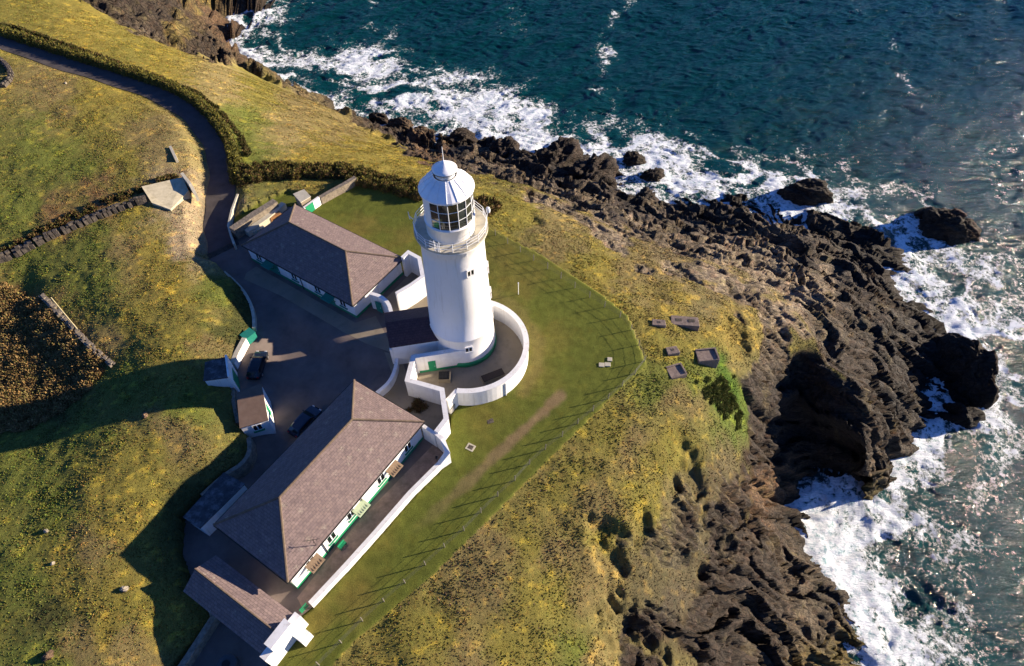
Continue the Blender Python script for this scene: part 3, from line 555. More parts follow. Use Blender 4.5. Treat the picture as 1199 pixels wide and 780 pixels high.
vo2 = nd('ShaderNodeTexVoronoi', Scale=1.1); vo2.feature = 'DISTANCE_TO_EDGE'; L.new(dv.outputs[0], vo2.inputs['Vector'])
lace = mth('MAXIMUM', mth('SUBTRACT', 1.0, mth('MULTIPLY', vo.outputs['Distance'], 4.5)), mth('SUBTRACT', .85, mth('MULTIPLY', vo2.outputs['Distance'], 5.0)))
lace = mth('MAXIMUM', lace, 0.0)
s_ = mth('ADD', mth('MULTIPLY', mth('SUBTRACT', n1.outputs[0], .5), 2.2), mth('MULTIPLY', mth('SUBTRACT', n2.outputs[0], .5), 2.2))
s_ = mth('ADD', s_, mth('MULTIPLY', lace, .32)); s_ = mth('ADD', s_, mth('MULTIPLY', fa.outputs['Fac'], .85))
fm = nd('ShaderNodeMapRange'); L.new(s_, fm.inputs[0]); fm.inputs[1].default_value = .64; fm.inputs[2].default_value = 1.04; fm.interpolation_type = 'SMOOTHSTEP'
fmask = mth('MULTIPLY', fm.outputs[0], mth('MINIMUM', mth('MULTIPLY', fa.outputs['Fac'], 5.0), 1.0))
# whitecap flecks on open water
# water colour: deep teal, milky green where air is mixed in
cr = nd('ShaderNodeMix'); cr.data_type = 'RGBA'; cr.inputs[6].default_value = (.0008, .030, .036, 1); cr.inputs[7].default_value = (.006, .11, .105, 1)
L.new(mth('MINIMUM', mth('MAXIMUM', mth('ADD', mth('MULTIPLY', fa.outputs['Fac'], .5), mth('MULTIPLY', mth('SUBTRACT', n1.outputs[0], .45), .5)), 0.0), 1.0), cr.inputs[0])
fc = nd('ShaderNodeMix'); fc.data_type = 'RGBA'; L.new(fmask, fc.inputs[0]); L.new(cr.outputs[2], fc.inputs[6]); fc.inputs[7].default_value = (.70, .76, .82, 1)
ft_ = nd('ShaderNodeMix'); ft_.data_type = 'RGBA'; ft_.inputs[6].default_value = (.26, .42, .46, 1); ft_.inputs[7].default_value = (.80, .84, .88, 1); fk_ = nd('ShaderNodeMapRange'); L.new(mth('ADD', n2.outputs[0], mth('MULTIPLY', lace, .12)), fk_.inputs[0]); fk_.inputs[1].default_value = .40; fk_.inputs[2].default_value = .58; L.new(fk_.outputs[0], ft_.inputs[0]); L.new(ft_.outputs[2], fc.inputs[7])
L.new(fc.outputs[2], b.inputs['Base Color'])
ro = nd('ShaderNodeMapRange'); L.new(fmask, ro.inputs[0]); ro.inputs[3].default_value = .08; ro.inputs[4].default_value = .9; L.new(ro.outputs[0], b.inputs['Roughness']); b.inputs['IOR'].default_value = 1.33; b.inputs['Specular IOR Level'].default_value = .26
bp = nd('ShaderNodeBump', Strength=1.0, Distance=.5); rr2_ = nd('ShaderNodeTexNoise', Scale=.55, Detail=7.0, Roughness=.62); rr2_.noise_type = 'RIDGED_MULTIFRACTAL'; L.new(mp.outputs[0], rr2_.inputs['Vector'])
L.new(mth('ADD', mth('ADD', mth('ADD', ra.outputs[0], mth('MULTIPLY', rr2_.outputs[0], .30)), mth('MULTIPLY', rb.outputs[0], .22)), mth('MULTIPLY', fmask, .35)), bp.inputs['Height']); L.new(bp.outputs[0], b.inputs['Normal'])
tag(fastmesh('sea', np.stack([SX, SY, SZ], -1).reshape(-1, 3)[u], inv.reshape(-1, 4), wm, {'foam': ('FLOAT', foam.ravel()[u])}, True), kind='structure')

# ------------------------------------------------------------------ rocks standing in the water
def rock_thing(x, y, z, L_, W_, H_, ang, label, name='sea_rock', seed=0, group=None, m=None, base=None, cat='rock'):
    c = at(x, y, z); n_u, n_v = (72, 40) if L_ > 3 else (28, 16)
    th = np.linspace(0, 2 * np.pi, n_u, endpoint=False); ph = np.linspace(-.35 * np.pi, .5 * np.pi, n_v)
    TH, PH = np.meshgrid(th, ph); dx = np.cos(TH) * np.cos(PH); dy = np.sin(TH) * np.cos(PH); dz = np.sin(PH)
    k = 1 + .30 * fbm(dx * 1.6 + seed, dy * 1.6 + dz * 1.3 + seed * 2, 4, seed) + .16 * (1 - np.abs(fbm(dx * 3 + dz * 2 + seed, dy * 5 + dz, 3, seed + 5)) * 2)
    w1, w2, v_, a_, b_ = worley(dx * 2.2 + 7 + dz * 1.3, dy * 2.2 + 9 + dz * .7, seed + 9); k = k + (v_ - .5) * .28
    X = dx * k * L_ / 2; Y = dy * k * W_ / 2; Z = np.sign(dz) * np.abs(dz) ** .8 * k * H_
    ca, sa = math.cos(ang), math.sin(ang); Vx = np.stack([X * ca - Y * sa, X * sa + Y * ca, Z], -1).reshape(-1, 3)
    i = np.arange(n_u * n_v).reshape(n_v, n_u); j = np.roll(i, -1, 1); Fq = np.stack([i[:-1], j[:-1], j[1:], i[1:]], -1).reshape(-1, 4)
    cb = np.array(base or (.035, .026, .018)); tone = (1 + .4 * fbm(X * .8 + seed, Y * .8, 3, 3)).reshape(-1, 1)
    o = fastmesh(name, Vx, Fq, m or MR, {'base': ('FLOAT_COLOR', np.concatenate([cb * tone, np.ones((len(Vx), 1))], 1))}, False)
    o.location = (c[0], c[1], z); tag(o, label, cat, group); return o
rock_thing(741, 190, SEA, 5.6, 4.2, 2.4, .3, 'small dark rock in the surf, left of its close neighbour', seed=1)
rock_thing(764, 209, SEA, 5.4, 3.6, 2.0, .2, 'small dark rock in the surf, right one of a close pair', seed=2)
rock_thing(942, 230, SEA, 11.5, 6.5, 3.8, -.25, 'broad dark rock in white water close off the upper shore', seed=3)
rock_thing(1108, 272, SEA, 11, 8.0, 4.6, -.5, 'dark craggy rock standing alone furthest out in the sea', seed=4)
rock_thing(1121, 442, SEA, 13.5, 6.2, 7.0, 1.75, 'tall narrow dark rock split from the main point by a thin channel', 'sea_stack', seed=6)
rock_thing(1082, 252, SEA, 4.5, 3, 1.6, .4, 'low spur of dark rock beside the outermost sea rock', seed=5)
for i, (x, y, z, s_, l_) in enumerate([(444,142,-37.5,5,'rounded boulder at the water edge, furthest left on the shore'),(470,150,-37.5,6,'tawny rounded boulder beside the leftmost shore boulder'),(492,158,-37,4.5,'small boulder between the tawny boulder and the dark shore ledge'),(540,168,-36.5,8,'dark domed boulder at the surf left of the lighthouse top'),(655,193,-36,12,'large rounded dark boulder on the shore right of the lighthouse top'),(690,212,-35,13,'broad dark boulder sitting behind the large rounded one'),(752,243,-35,8,'blocky dark boulder overlooking the pair of small sea rocks'),(590,180,-36,9,'long dark shore boulder above the lighthouse lantern')]):
    rock_thing(x, y, z, s_, s_ * .65, s_ * .42, -.3 + .2 * i, l_, 'boulder', 20 + i, base=(.075, .05, .032) if i in (1, 2) else (.038, .027, .02), cat='boulder')
for i, (x, y, z, s_, l_) in enumerate([(146,690,3.0,1.0,'pale stone lying on the yellow turf at lower left'),(57,768,2.7,1.3,'brown stone in the grass at the bottom left corner'),(170,487,3.4,1.1,'brown stone at the edge of the tower shadow'),(54,622,2.8,.7,'small white stone in the lower left grass'),(62,660,2.9,.6,'narrow white stone below the other small white one'),(77,98,4.6,.8,'white stone beside the road bend on the upper turf')]):
    c = at(x, y, z); zz = gz(*c); rock_thing(x, y, zz, s_ * .75, s_ * .55, s_ * .3, i, l_, 'stone', 40 + i, base=(.4, .35, .27) if i in (0, 3, 4, 5) else (.2, .13, .08), cat='stone')

# ================================================================== HARD SURFACES
def sheet(name, poly, z, m, thick=.06):
    mb = MB(); mb.prism(poly, z - thick, z); return tag(mb.build(name, m), kind='structure')
COURT = P0([(286,332),(330,350),(410,397),(452,414),(461,426),(454,447),(436,462),(405,480),(330,560),(290,590),(262,560),(294,538),(298,515),(282,500),(276,462),(293,396),(298,376),(288,345)])
def court_z(x, y):
    X_ = np.array([float(x)]); Y_ = np.array([float(y)])
    if not inpoly(X_, Y_, COURT)[0]: return 0.0
    d_, _ = polydist(X_, Y_, COURT + COURT[:1]); return float(-1.3 * sstep(.2, 4.5, d_)[0])
import bmesh
bm = bmesh.new(); fc_ = bm.faces.new([bm.verts.new((p[0], p[1], 0)) for p in HARD]); bmesh.ops.triangulate(bm, faces=[fc_])
xs = [p[0] for p in HARD]; ys = [p[1] for p in HARD]
for v_ in np.arange(min(xs) + .5, max(xs), .9): bmesh.ops.bisect_plane(bm, geom=bm.verts[:] + bm.edges[:] + bm.faces[:], plane_co=(v_, 0, 0), plane_no=(1, 0, 0))
for v_ in np.arange(min(ys) + .5, max(ys), .9): bmesh.ops.bisect_plane(bm, geom=bm.verts[:] + bm.edges[:] + bm.faces[:], plane_co=(0, v_, 0), plane_no=(0, 1, 0))
for v_ in bm.verts: v_.co.z = court_z(v_.co.x, v_.co.y)
bmesh.ops.recalc_face_normals(bm, faces=bm.faces)
if sum(f_.normal.z for f_ in bm.faces) < 0: bmesh.ops.reverse_faces(bm, faces=bm.faces)
me = bpy.data.meshes.new('courtyard'); bm.to_mesh(me); bm.free(); me.materials.append(TAR); me.polygons.foreach_set('use_smooth', [True] * len(me.polygons)); o = bpy.data.objects.new('courtyard', me); COL.objects.link(o); tag(o, kind='structure')
ROADV = MB(); P = RWs
hw = 2.15
for i in range(len(P) - 1):
    pass
pl = []; pr = []
for i in range(len(P)):
    a = P[max(0, i - 1)]; b_ = P[min(len(P) - 1, i + 1)]; d = (b_ - a)[:2]; d /= np.linalg.norm(d); nn = np.array([-d[1], d[0]])
    ww = hw + .15 * math.sin(i * .7)
    pl.append((P[i][0] + nn[0] * ww, P[i][1] + nn[1] * ww, P[i][2] + .01)); pr.append((P[i][0] - nn[0] * ww, P[i][1] - nn[1] * ww, P[i][2] + .01))
for i in range(len(P) - 1): ROADV.quad([pl[i], pr[i], pr[i + 1], pl[i + 1]])
tag(ROADV.build('road', mat('lane_asphalt', (.07, .06, .06), .9, var=.3, vscale=.5, bump=.01, bscale=30, dirt=(.12, .1, .08), dscale=.4, damt=.6), None, True), kind='structure')

# twin cottages ------------------------------------------------------
def rect_from(c4, L_, W_):
    c = sum(np.array(p) for p in c4) / 4; d = (np.array(c4[2]) + c4[3] - c4[0] - c4[1]); d = d / np.linalg.norm(d); return c, d
Sx = [at(415.2,443.8,3.7), at(497,494.4,3.7), at(335.4,684,3.7), at(250.8,613.8,3.7)]
Nx = [at(285.7,287.1,3.15), at(345.2,240.7,3.15), at(471.6,301.7,3.15), at(411.2,357.3,3.15)]
class Wall:     # a vertical wall face in plan: start a, unit direction d, outward normal n
    def __init__(s, a, b): s.a = np.array(a, float); v = np.array(b) - s.a; s.L = float(np.linalg.norm(v)); s.d = v / s.L; s.n = np.array([s.d[1], -s.d[0]]); s.ang = math.atan2(s.d[1], s.d[0])
    def p(s, t, o=0.0): q = s.a + s.d * t + s.n * o; return (q[0], q[1])
    def t(s, x, y, z): return float((at(x, y, z) - s.a) @ s.d)
def slab(mb, wl, t, w_, z0, z1, o0, o1):
    mb.prism([wl.p(t - w_ / 2, o0), wl.p(t + w_ / 2, o0), wl.p(t + w_ / 2, o1), wl.p(t - w_ / 2, o1)], z0, z1)
def window(parent, wl, t, z0, w_=1.0, h=1.25, sillm=None, framem=None):
    f = MB()
    slab(f, wl, t, w_ + .16, z0 - .08, z0, 0, .05); slab(f, wl, t, w_ + .16, z0 + h, z0 + h + .08, 0, .05)
    for k_ in (-1, 1): slab(f, wl, t + k_ * (w_ / 2 + .04), .08, z0, z0 + h, 0, .048)
    slab(f, wl, t, .12, z0, z0 + h, 0, .046)
    fo = f.build('window', framem or METALW, parent)
    g = MB(); slab(g, wl, t, w_, z0, z0 + h, 0, .02); g.build('pane', GLASS, fo)
    s2 = MB(); slab(s2, wl, t, w_ + .35, z0 - .30, z0 - .085, 0, .16); s2.build('sill', sillm or GREEN, fo)
    return fo
def door(parent, wl, t, w_=.95, h=2.05, m=None, o=0.0):
    f = MB(); slab(f, wl, t, w_, 0.02, h, o, o + .05); d = f.build('door', m or GREEN, parent)
    k_ = MB(); slab(k_, wl, t + w_ * .35, .08, 1.0, 1.08, o + .05, o + .11); k_.build('handle', METALW, d); return d
def hip(parent, c, d, L_, W_, ze, zr, m, th=.14):
    n_ = np.array([-d[1], d[0]]); hw_ = W_ / 2; hl = L_ / 2
    C = [c + d * sx_ * hl + n_ * sy_ * hw_ for sx_, sy_ in ((-1, -1), (1, -1), (1, 1), (-1, 1))]
    r1 = c - d * (hl - hw_); r2 = c + d * (hl - hw_)
    C3 = [(*p, ze) for p in C]; R1 = (*r1, zr); R2 = (*r2, zr); sl = math.hypot(hw_, zr - ze); mb = MB()
    mb.quad([C3[0], C3[1], R2, R1], [(0, 0), (L_, 0), (L_ - hw_, sl), (hw_, sl)]); mb.quad([C3[2], C3[3], R1, R2], [(0, 0), (L_, 0), (L_ - hw_, sl), (hw_, sl)])
    mb.quad([C3[1], C3[2], R2], [(0, 0), (W_, 0), (hw_, sl)]); mb.quad([C3[3], C3[0], R1], [(0, 0), (W_, 0), (hw_, sl)])
    B = [(p[0], p[1], ze - th) for p in C3]
    for i in range(4): mb.quad([B[i], B[(i + 1) % 4], C3[(i + 1) % 4], C3[i]], [(0, 0)] * 4)
    mb.quad(B[::-1], [(0, 0)] * 4)
    ro = mb.build('roof', m, parent)
    g = MB(); up = .03
    for a, b2 in ((R1, R2), (C3[0], R1), (C3[3], R1), (C3[1], R2), (C3[2], R2)):
        a = Vector(a); b2 = Vector(b2); nseg = max(2, int((b2 - a).length / .45))
        for k_ in range(nseg):
            p = a.lerp(b2, k_ / nseg); q = a.lerp(b2, (k_ + .96) / nseg); g.tube(p + Vector((0, 0, up)), q + Vector((0, 0, up)), .13, 6, .12)
    g.build('ridge_tiles', RIDGE, ro)
    gu = MB(); E_ = .07
    for i in range(4):
        a, b2 = C3[i], C3[(i + 1) % 4]; aa = np.array(a[:2]); bb = np.array(b2[:2]); o_ = (aa + bb) / 2 - c; o_ = o_ / np.linalg.norm(o_) * E_
        gu.tube((aa[0] + o_[0], aa[1] + o_[1], ze - .1), (bb[0] + o_[0], bb[1] + o_[1], ze - .1), .06, 6)
    gu.build('gutter', BLACK, parent)
    return ro, C
def cottage(label, corners, ze, zr):
    c, d = rect_from(corners, 21.3, 10.6); t = T('cottage', label, 'cottage', (*c, 0), 'twin white keepers cottages')
    ro, C = hip(t, c, d, 21.3, 10.6, ze, zr, SLATE)
    n_ = np.array([-d[1], d[0]]); L_ = 20.5; W_ = 9.8
    Q = [c + d * sx_ * L_ / 2 + n_ * sy_ * W_ / 2 for sx_, sy_ in ((-1, -1), (1, -1), (1, 1), (-1, 1))]
    w_ = MB(); w_.prism([tuple(q) for q in Q], 0, ze - .16); w_.build('wall', WHITE, t)
    g = MB()
    for i in range(4):
        wl = Wall(Q[i], Q[(i + 1) % 4]); slab(g, wl, wl.L / 2, wl.L + .06, 0, .45, .003, .03)
    g.build('plinth', GREEN, t)
    return t, c, d, Q
def canopy(parent, wl, t, z, m, w_=1.7, dp=1.15):
    mb = MB(); mb.prism([wl.p(t - w_ / 2, .03), wl.p(t + w_ / 2, .03), wl.p(t + w_ / 2, dp), wl.p(t - w_ / 2, dp)], [z + .1, z + .1, z - .08, z - .08], [z + .18, z + .18, z, z])
    for k_ in range(1, 6): slab(mb, wl, t - w_ / 2 + w_ * k_ / 6, .04, z - .0, z + .10, .1, dp - .1)
    c_ = mb.build('door_canopy', m, parent)
    for s2 in (-1, 1):
        br = MB(); a = wl.p(t + s2 * (w_ / 2 - .1), .04); b2 = wl.p(t + s2 * (w_ / 2 - .1), dp - .15); br.tube((*a, z - .7), (*b2, z - .05), .04); br.build('bracket', GREEN, c_)
    return c_
def pipe(parent, wl, t, z1, m=BLACK):
    p = MB(); a = wl.p(t, .1); p.tube((*a, 0), (*a, z1 - .25), .055); p.tube((*a, z1 - .25), (*wl.p(t, .42), z1 - .1), .05); return p.build('downpipe', m, parent)
# south cottage
sc_, c1, dS, Q = cottage('white cottage with brown hipped roof nearest the photo bottom, its sunlit wall facing the lawn', Sx, 3.7, 6.85)
wl = Wall(Q[3], Q[2]); 
if (wl.n @ (np.array(at(500, 600)) - c1)) < 0: wl = Wall(Q[2], Q[3])
if (wl.n @ (np.array(at(500, 600)) - c1)) < 0: wl = Wall(Q[0], Q[1])
if (wl.n @ (np.array(at(500, 600)) - c1)) < 0: wl = Wall(Q[1], Q[0])
for x, y in [(480,525),(448,562),(412.5,603),(389,630),(365,659)]: window(sc_, wl, wl.t(x, y, 1.9), 1.25)
for x, y, m in [(465,552,WOOD),(430,601,PALEG),(378,667,WOOD)]:
    tt = wl.t(x, y, 1.7) ; canopy(sc_, wl, tt, 2.05, m); door(sc_, wl, tt)
for x, y in [(425,586),(381,640)]: pipe(sc_, wl, wl.t(x, y, 2.4), 3.7)
wlb = [Wall(Q[i], Q[(i + 1) % 4]) for i in range(4)]
wlc = [w2 for w2 in wlb if w2.n @ wl.n < -.9]
wback = wlc[0] if (wlc[0].n @ (wlc[0].a - c1)) > 0 else Wall(wlc[0].a + wlc[0].d * wlc[0].L, wlc[0].a)
for f_ in (.12, .3, .44, .6, .76, .9): window(sc_, wback, wback.L * f_, 1.25)
for f_ in (.2, .68): door(sc_, wback, wback.L * f_)
# vents on the roof, tv aerial
a_ = MB(); p = wl.p(wl.t(372, 640, 3.7), .2); q = (p[0] - 1.6, p[1] - .2); a_.tube((*p, 3.4), (*p, 5.4), .03); a_.tube((p[0] - .9, p[1] - .1, 5.2), (p[0] + .7, p[1] + .1, 5.3), .025)
for k_ in range(5): a_.tube((p[0] - .8 + .3 * k_, p[1] - .35, 5.25), (p[0] - .8 + .3 * k_, p[1] + .3, 5.25), .014, 4)
a_.build('aerial', BLACK, sc_)
# north cottage
nc_, c2, dN, Q2 = cottage('white cottage with brown hipped roof across the courtyard, left of the lighthouse', Nx, 3.15, 6.05)
best = max([Wall(Q2[i], Q2[(i + 1) % 4]) for i in range(4)] + [Wall(Q2[(i + 1) % 4], Q2[i]) for i in range(4)], key=lambda w2: (w2.n @ (np.array(at(330, 400)) - c2)) / 10 + (w2.n @ (w2.a - c2)) * .5 + w2.L * .5)
wn_ = best
for x, y in [(298,305),(311,311),(340,327.5),(368,342),(397,359)]: window(nc_, wn_, wn_.t(x, y, 1.8), 1.2, sillm=TEAL)
for x, y in [(309,318),(380,356)]: tt = wn_.t(x, y, 1.3); canopy(nc_, wn_, tt + .2, 2.0, TEAL); door(nc_, wn_, tt + .2, m=TEAL)
door(nc_, wn_, wn_.t(322, 317, 1.2), m=TEAL); pipe(nc_, wn_, wn_.t(348, 333, 1.7), 3.1)

# ================================================================== LIGHTHOUSE
TC = at(543, 399); lx, ly = TC
lh = T('lighthouse', 'tall white round lighthouse tower with glazed lantern and white domed cap', 'lighthouse', (lx, ly, 0))
m_ = MB(); m_.lathe(TC, [(0.01, -.1), (4.32, -.1), (4.22, .75), (4.10, 2.2), (4.0, 4.75), (4.06, 4.8), (4.06, 4.95), (3.96, 5.0), (3.82, 9), (3.66, 13), (3.52, 17.6), (3.50, 18.5), (3.66, 18.75), (3.72, 19.2), (3.9, 19.45), (3.92, 19.75), (0.01, 19.75)], 64)
tw = m_.build('tower', TOWERW, lh, True)
for e in tw.data.polygons: pass
m_ = MB(); m_.lathe(TC, [(4.335, -.05), (4.27, .72), (4.29, .72), (4.36, -.05)], 64, R(-120), R(20), True)
m_.v = []; m_.f = []; m_.lathe(TC, [(4.30, 0), (4.36, 0), (4.27, .8), (4.2, .8), (4.3, 0)], 64); m_.build('base_band', GREEN, lh, True)
m_ = MB(); m_.lathe(TC, [(2.4, 19.76), (4.02, 19.76), (4.02, 20.02), (2.4, 20.02)], 48); m_.build('gallery_deck', CONCL, lh)
m_ = MB(); m_.lathe(TC, [(2.62, 20.0), (2.62, 21.6), (2.72, 21.62), (2.72, 21.72), (2.3, 21.72)], 48); m_.build('murette', TOWERW, lh, True)
la = MB(); a0 = R(-90 - 41); step = R(22.5); rl = 2.58
def cyl(a, r, z): return (lx + r * math.cos(a), ly + r * math.sin(a), z)
g = MB()
for k_ in range(10):
    A1, A2 = a0 + k_ * step, a0 + (k_ + 1) * step
    g.quad([cyl(A1, rl - .03, 21.72), cyl(A2, rl - .03, 21.72), cyl(A2, rl - .03, 25.2), cyl(A1, rl - .03, 25.2)])
go = g.build('glazing', LGLASS, lh)
for k_ in range(11):
    A1 = a0 + k_ * step; la.tube(cyl(A1, rl, 21.7), cyl(A1, rl, 25.3), .045, 6)
    if k_ < 10:
        for z_ in (22.9, 24.05): la.tube(cyl(A1, rl, z_), cyl(A1 + step, rl, z_), .035, 6)
        for z_ in (21.76, 25.2): la.tube(cyl(A1, rl, z_), cyl(A1 + step, rl, z_), .05, 6)
la.build('glazing_bar', METALW, lh)
m_ = MB(); m_.lathe(TC, [(rl, 21.7), (rl, 25.3), (rl - .12, 25.3), (rl - .12, 21.7), (rl, 21.7)], 24, a0 + 10 * step, a0 + R(360), True); m_.build('blank_panel', TOWERW, lh)
m_ = MB(); m_.lathe(TC, [(.2, 21.8), (.75, 22.2), (.95, 23.4), (.75, 24.6), (.2, 24.9)], 24); m_.build('lens', mat('lens_glass', (.25, .3, .25), .1, spec=.9), lh, True)
# roof: faceted cone with seams, then ventilator drum
m_ = MB(); m_.lathe(TC, [(2.55, 25.2), (2.86, 25.35), (2.88, 25.55), (2.2, 26.25), (1.25, 26.95), (1.2, 27.05)], 24); rf_ = m_.build('roof', ROOFW, lh)
m_ = MB()
for k_ in range(16):
    A1 = a0 + k_ * R(22.5); m_.tube(cyl(A1, 2.86, 25.58), cyl(A1, 2.2, 26.28), .035, 5); m_.tube(cyl(A1, 2.2, 26.28), cyl(A1, 1.22, 27.0), .035, 5)
m_.build('roof_seam', ROOFW, rf_)
m_ = MB(); m_.lathe(TC, [(1.02, 27.0), (1.02, 27.55), (1.25, 27.6), (1.28, 27.72), (1.0, 27.85), (.25, 28.45), (.12, 28.6), (.01, 28.6)], 32); vt = m_.build('ventilator', ROOFW, lh, True)
m_ = MB(); m_.lathe(TC, [(1.285, 27.60), (1.295, 27.60), (1.295, 27.66), (1.285, 27.66)], 32); m_.build('vent_rim', BLACK, vt)
m_ = MB(); m_.tube((lx, ly, 28.5), (lx, ly, 30.2), .05, 6, .03); m_.build('lightning_rod', METALW, lh)
m_ = MB(); rr = 3.92
for k_ in range(16):
    A1 = R(22.5) * k_ + .1; m_.tube(cyl(A1, rr, 19.9), cyl(A1, rr, 21.15), .045, 6)
    for z_ in (20.35, 20.75, 21.12): m_.tube(cyl(A1, rr, z_), cyl(A1 + R(22.5), rr, z_), .032, 5)
rl_ = m_.build('railing', METALW, lh)
m_ = MB(); A1 = R(-112)
for dz in range(6): m_.tube(cyl(A1, 3.97, 20.1 + dz * .22), cyl(A1 + R(8), 3.97, 20.1 + dz * .22), .03, 4)
m_.tube(cyl(A1, 3.97, 20), cyl(A1, 3.97, 21.5), .04); m_.tube(cyl(A1 + R(8), 3.97, 20), cyl(A1 + R(8), 3.97, 21.5), .04); m_.build('gallery_gate', METALW, lh)
m_ = MB(); p = cyl(R(5), 3.95, 21.1); m_.tube(p, (p[0] + .1, p[1], 21.9), .04); m_.lathe((p[0] + .15, p[1]), [(.01, 21.7), (.22, 21.75), (.25, 22.0), (.2, 22.3), (.01, 22.35)], 12); m_.build('antenna', METALW, lh)
m_ = MB(); p = cyl(R(178), 3.95, 21.1); m_.tube(p, (p[0] - .35, p[1], 21.5), .04); m_.tube((p[0] - .35, p[1], 21.1), (p[0] - .4, p[1], 22.1), .05); m_.build('antenna', METALW, lh)
m_ = MB()
m_.tube(cyl(R(-62), 3.75, 18.4), cyl(R(-62), 3.75, 19.4), .04); m_.build('cable_bracket', METALW, lh)
def rad_at(z): return np.interp(z, [0, .75, 2.2, 4.75, 5, 9, 13, 17.6], [4.32, 4.22, 4.1, 4.0, 3.96, 3.82, 3.66, 3.52])
for az, z_ in [(-57, 15.6), (-76, 2.9), (5, 13.0), (5, 8.6), (5, 5.8)]:
    r_ = rad_at(z_) - .06; a = R(az); pc = np.array([lx + r_ * math.cos(a), ly + r_ * math.sin(a)]); tn = np.array([-math.sin(a), math.cos(a)])
    wv = Wall(pc - tn * .5, pc + tn * .5); m2 = MB()
    slab(m2, wv, .5, .95, z_ + .85, z_ + 1.0, -.1, .22); slab(m2, wv, .5, .95, z_ - .12, z_, -.1, .24)
    for q in (.06, .5, .94): slab(m2, wv, q, .12, z_, z_ + .85, -.1, .13)
    fo = m2.build('window', TOWERW, lh); m2 = MB(); slab(m2, wv, .5, .84, z_, z_ + .85, -.1, .085); m2.build('pane', GLASS, fo)

# ------------------------------------------------------------------ service buildings and walls round the tower
# link building with dark pitched roof
eh = T('link_building', 'low white service building with dark purple slate roof joined to the lighthouse foot', 'service building', (*at(480, 400), 0))
A_, B_, C_, D_ = [np.array(at(x, y, 4.0)) for x, y in ((450.5, 366), (507, 358), (525, 396.5), (456, 407))]
Ct = (A_ + B_ + C_ + D_) / 4; B_ = B_ + (B_ - A_) * .02
m_ = MB(); rA = (A_ + D_) / 2; rB = (B_ + C_) / 2
m_.quad([(*D_, 4.0), (*C_, 4.0), (*rB, 5.4), (*rA, 5.4)], [(0, 0), (7, 0), (7, 3), (0, 3)]); m_.quad([(*B_, 4.0), (*A_, 4.0), (*rA, 5.4), (*rB, 5.4)], [(0, 0), (7, 0), (7, 3), (0, 3)])
for a, b2 in ((A_, D_), (B_, C_)): m_.quad([(*a, 3.85), (*b2, 3.85), (*b2, 4.0), (*((a + b2) / 2), 5.4), (*a, 4.0)], [(0, 0)] * 5)
m_.quad([(*D_, 3.85), (*C_, 3.85), (*C_, 4.0), (*D_, 4.0)], [(0, 0)] * 4); m_.quad([(*A_, 3.85), (*B_, 3.85), (*B_, 4.0), (*A_, 4.0)], [(0, 0)] * 4); m_.quad([(*A_, 3.85), (*B_, 3.85), (*C_, 3.85), (*D_, 3.85)], [(0, 0)] * 4)
m_.build('roof', SLATED, eh)
ins = lambda p, k: Ct + (p - Ct) * k
m_ = MB(); m_.prism([tuple(ins(p, .94)) for p in (A_, B_, C_, D_)], 0, 3.84); m_.build('wall', WHITE, eh)
# parapet along its south side
def wall_thing(name, px_pts, ztop, th, m, label, cat='wall', z0=-.1, closed=False, cap=None, plinth=False, zlist=None):
    zz = zlist or [ztop] * len(px_pts); path = [at(x, y, z) for (x, y), z in zip(px_pts, zz)]
    mid = path[len(path) // 2]; 
    mb = MB(); mb.wall(path, th, z0, zz)
    t = T(name, label, cat, (*mid, 0)); mb.build('wall_body', m, t)
    if cap:
        mb = MB(); mb.wall(path, th + .1, [z + .002 for z in zz], [z + .08 for z in zz]); mb.build('coping', cap, t)
    return t, path
wall_thing('yard_wall', [(456, 408.5), (490, 404), (528, 396)], 2.95, .45, WHITE, 'low white parapet wall running from the purple roofed building to the tower', cap=WHITE)
t, pa = wall_thing('yard_wall', [(545, 408.5), (484, 418), (477, 445), (517.5, 456.5), (522.5, 491), (511, 506)], 3.2, .5, WHITE, 'zigzag white wall with a green door, starting at the lighthouse foot', cap=WHITE)
wz = Wall(pa[1], pa[0]); wz = wz if wz.n @ (np.array(at(510, 460)) - pa[1]) > 0 else Wall(pa[0], pa[1]); wz.a = wz.a + wz.n * .25
door(t, wz, wz.t(506, 427, 1.1), .95, 2.1)
m_ = MB(); slab(m_, wz, wz.L * .5 + .2, wz.L - .4, 0, .4, .003, .03); m_.build('plinth', GREEN, t)
# circular yard wall
rt = T('yard_wall', 'tall curved white wall ringing the yard on the lawn side of the lighthouse', 'wall', (*ring[20], 0))
m_ = MB(); m_.wall(ring, .55, -.2, 2.85); m_.build('wall_body', WHITE, rt)
m_ = MB(); m_.wall(ring, .68, 2.852, 2.93); m_.build('coping', WHITE, rt)
m_ = MB(); pp = ring[10]; o_ = (pp - rc) / rr_; q = pp + o_ * .36; m_.tube((*q, .0), (*q, 2.6), .07); m_.build('downpipe', METALW, rt)
m_ = MB(); pp = ring[26]; o_ = (pp - rc) / rr_; q = pp + o_ * .38; m_.box(q, .3, .25, 2.1, 2.5); m_.build('outlet_box', BLACK, rt)
# ring yard floor
fl = [rc + (rr_ + .1) * np.array([math.cos(a), math.sin(a)]) for a in np.linspace(aE, aS, 40)] + [at(500, 350), at(482, 436), at(519, 475)]
sheet('path', [tuple(p) for p in fl], .012, CONC, .05)
wall_thing('yard_wall', [(535, 456.5), (523.5, 469)], 2.88, .5, WHITE, 'short sloping white wall joining the round yard wall to the zigzag wall', z0=-.1)
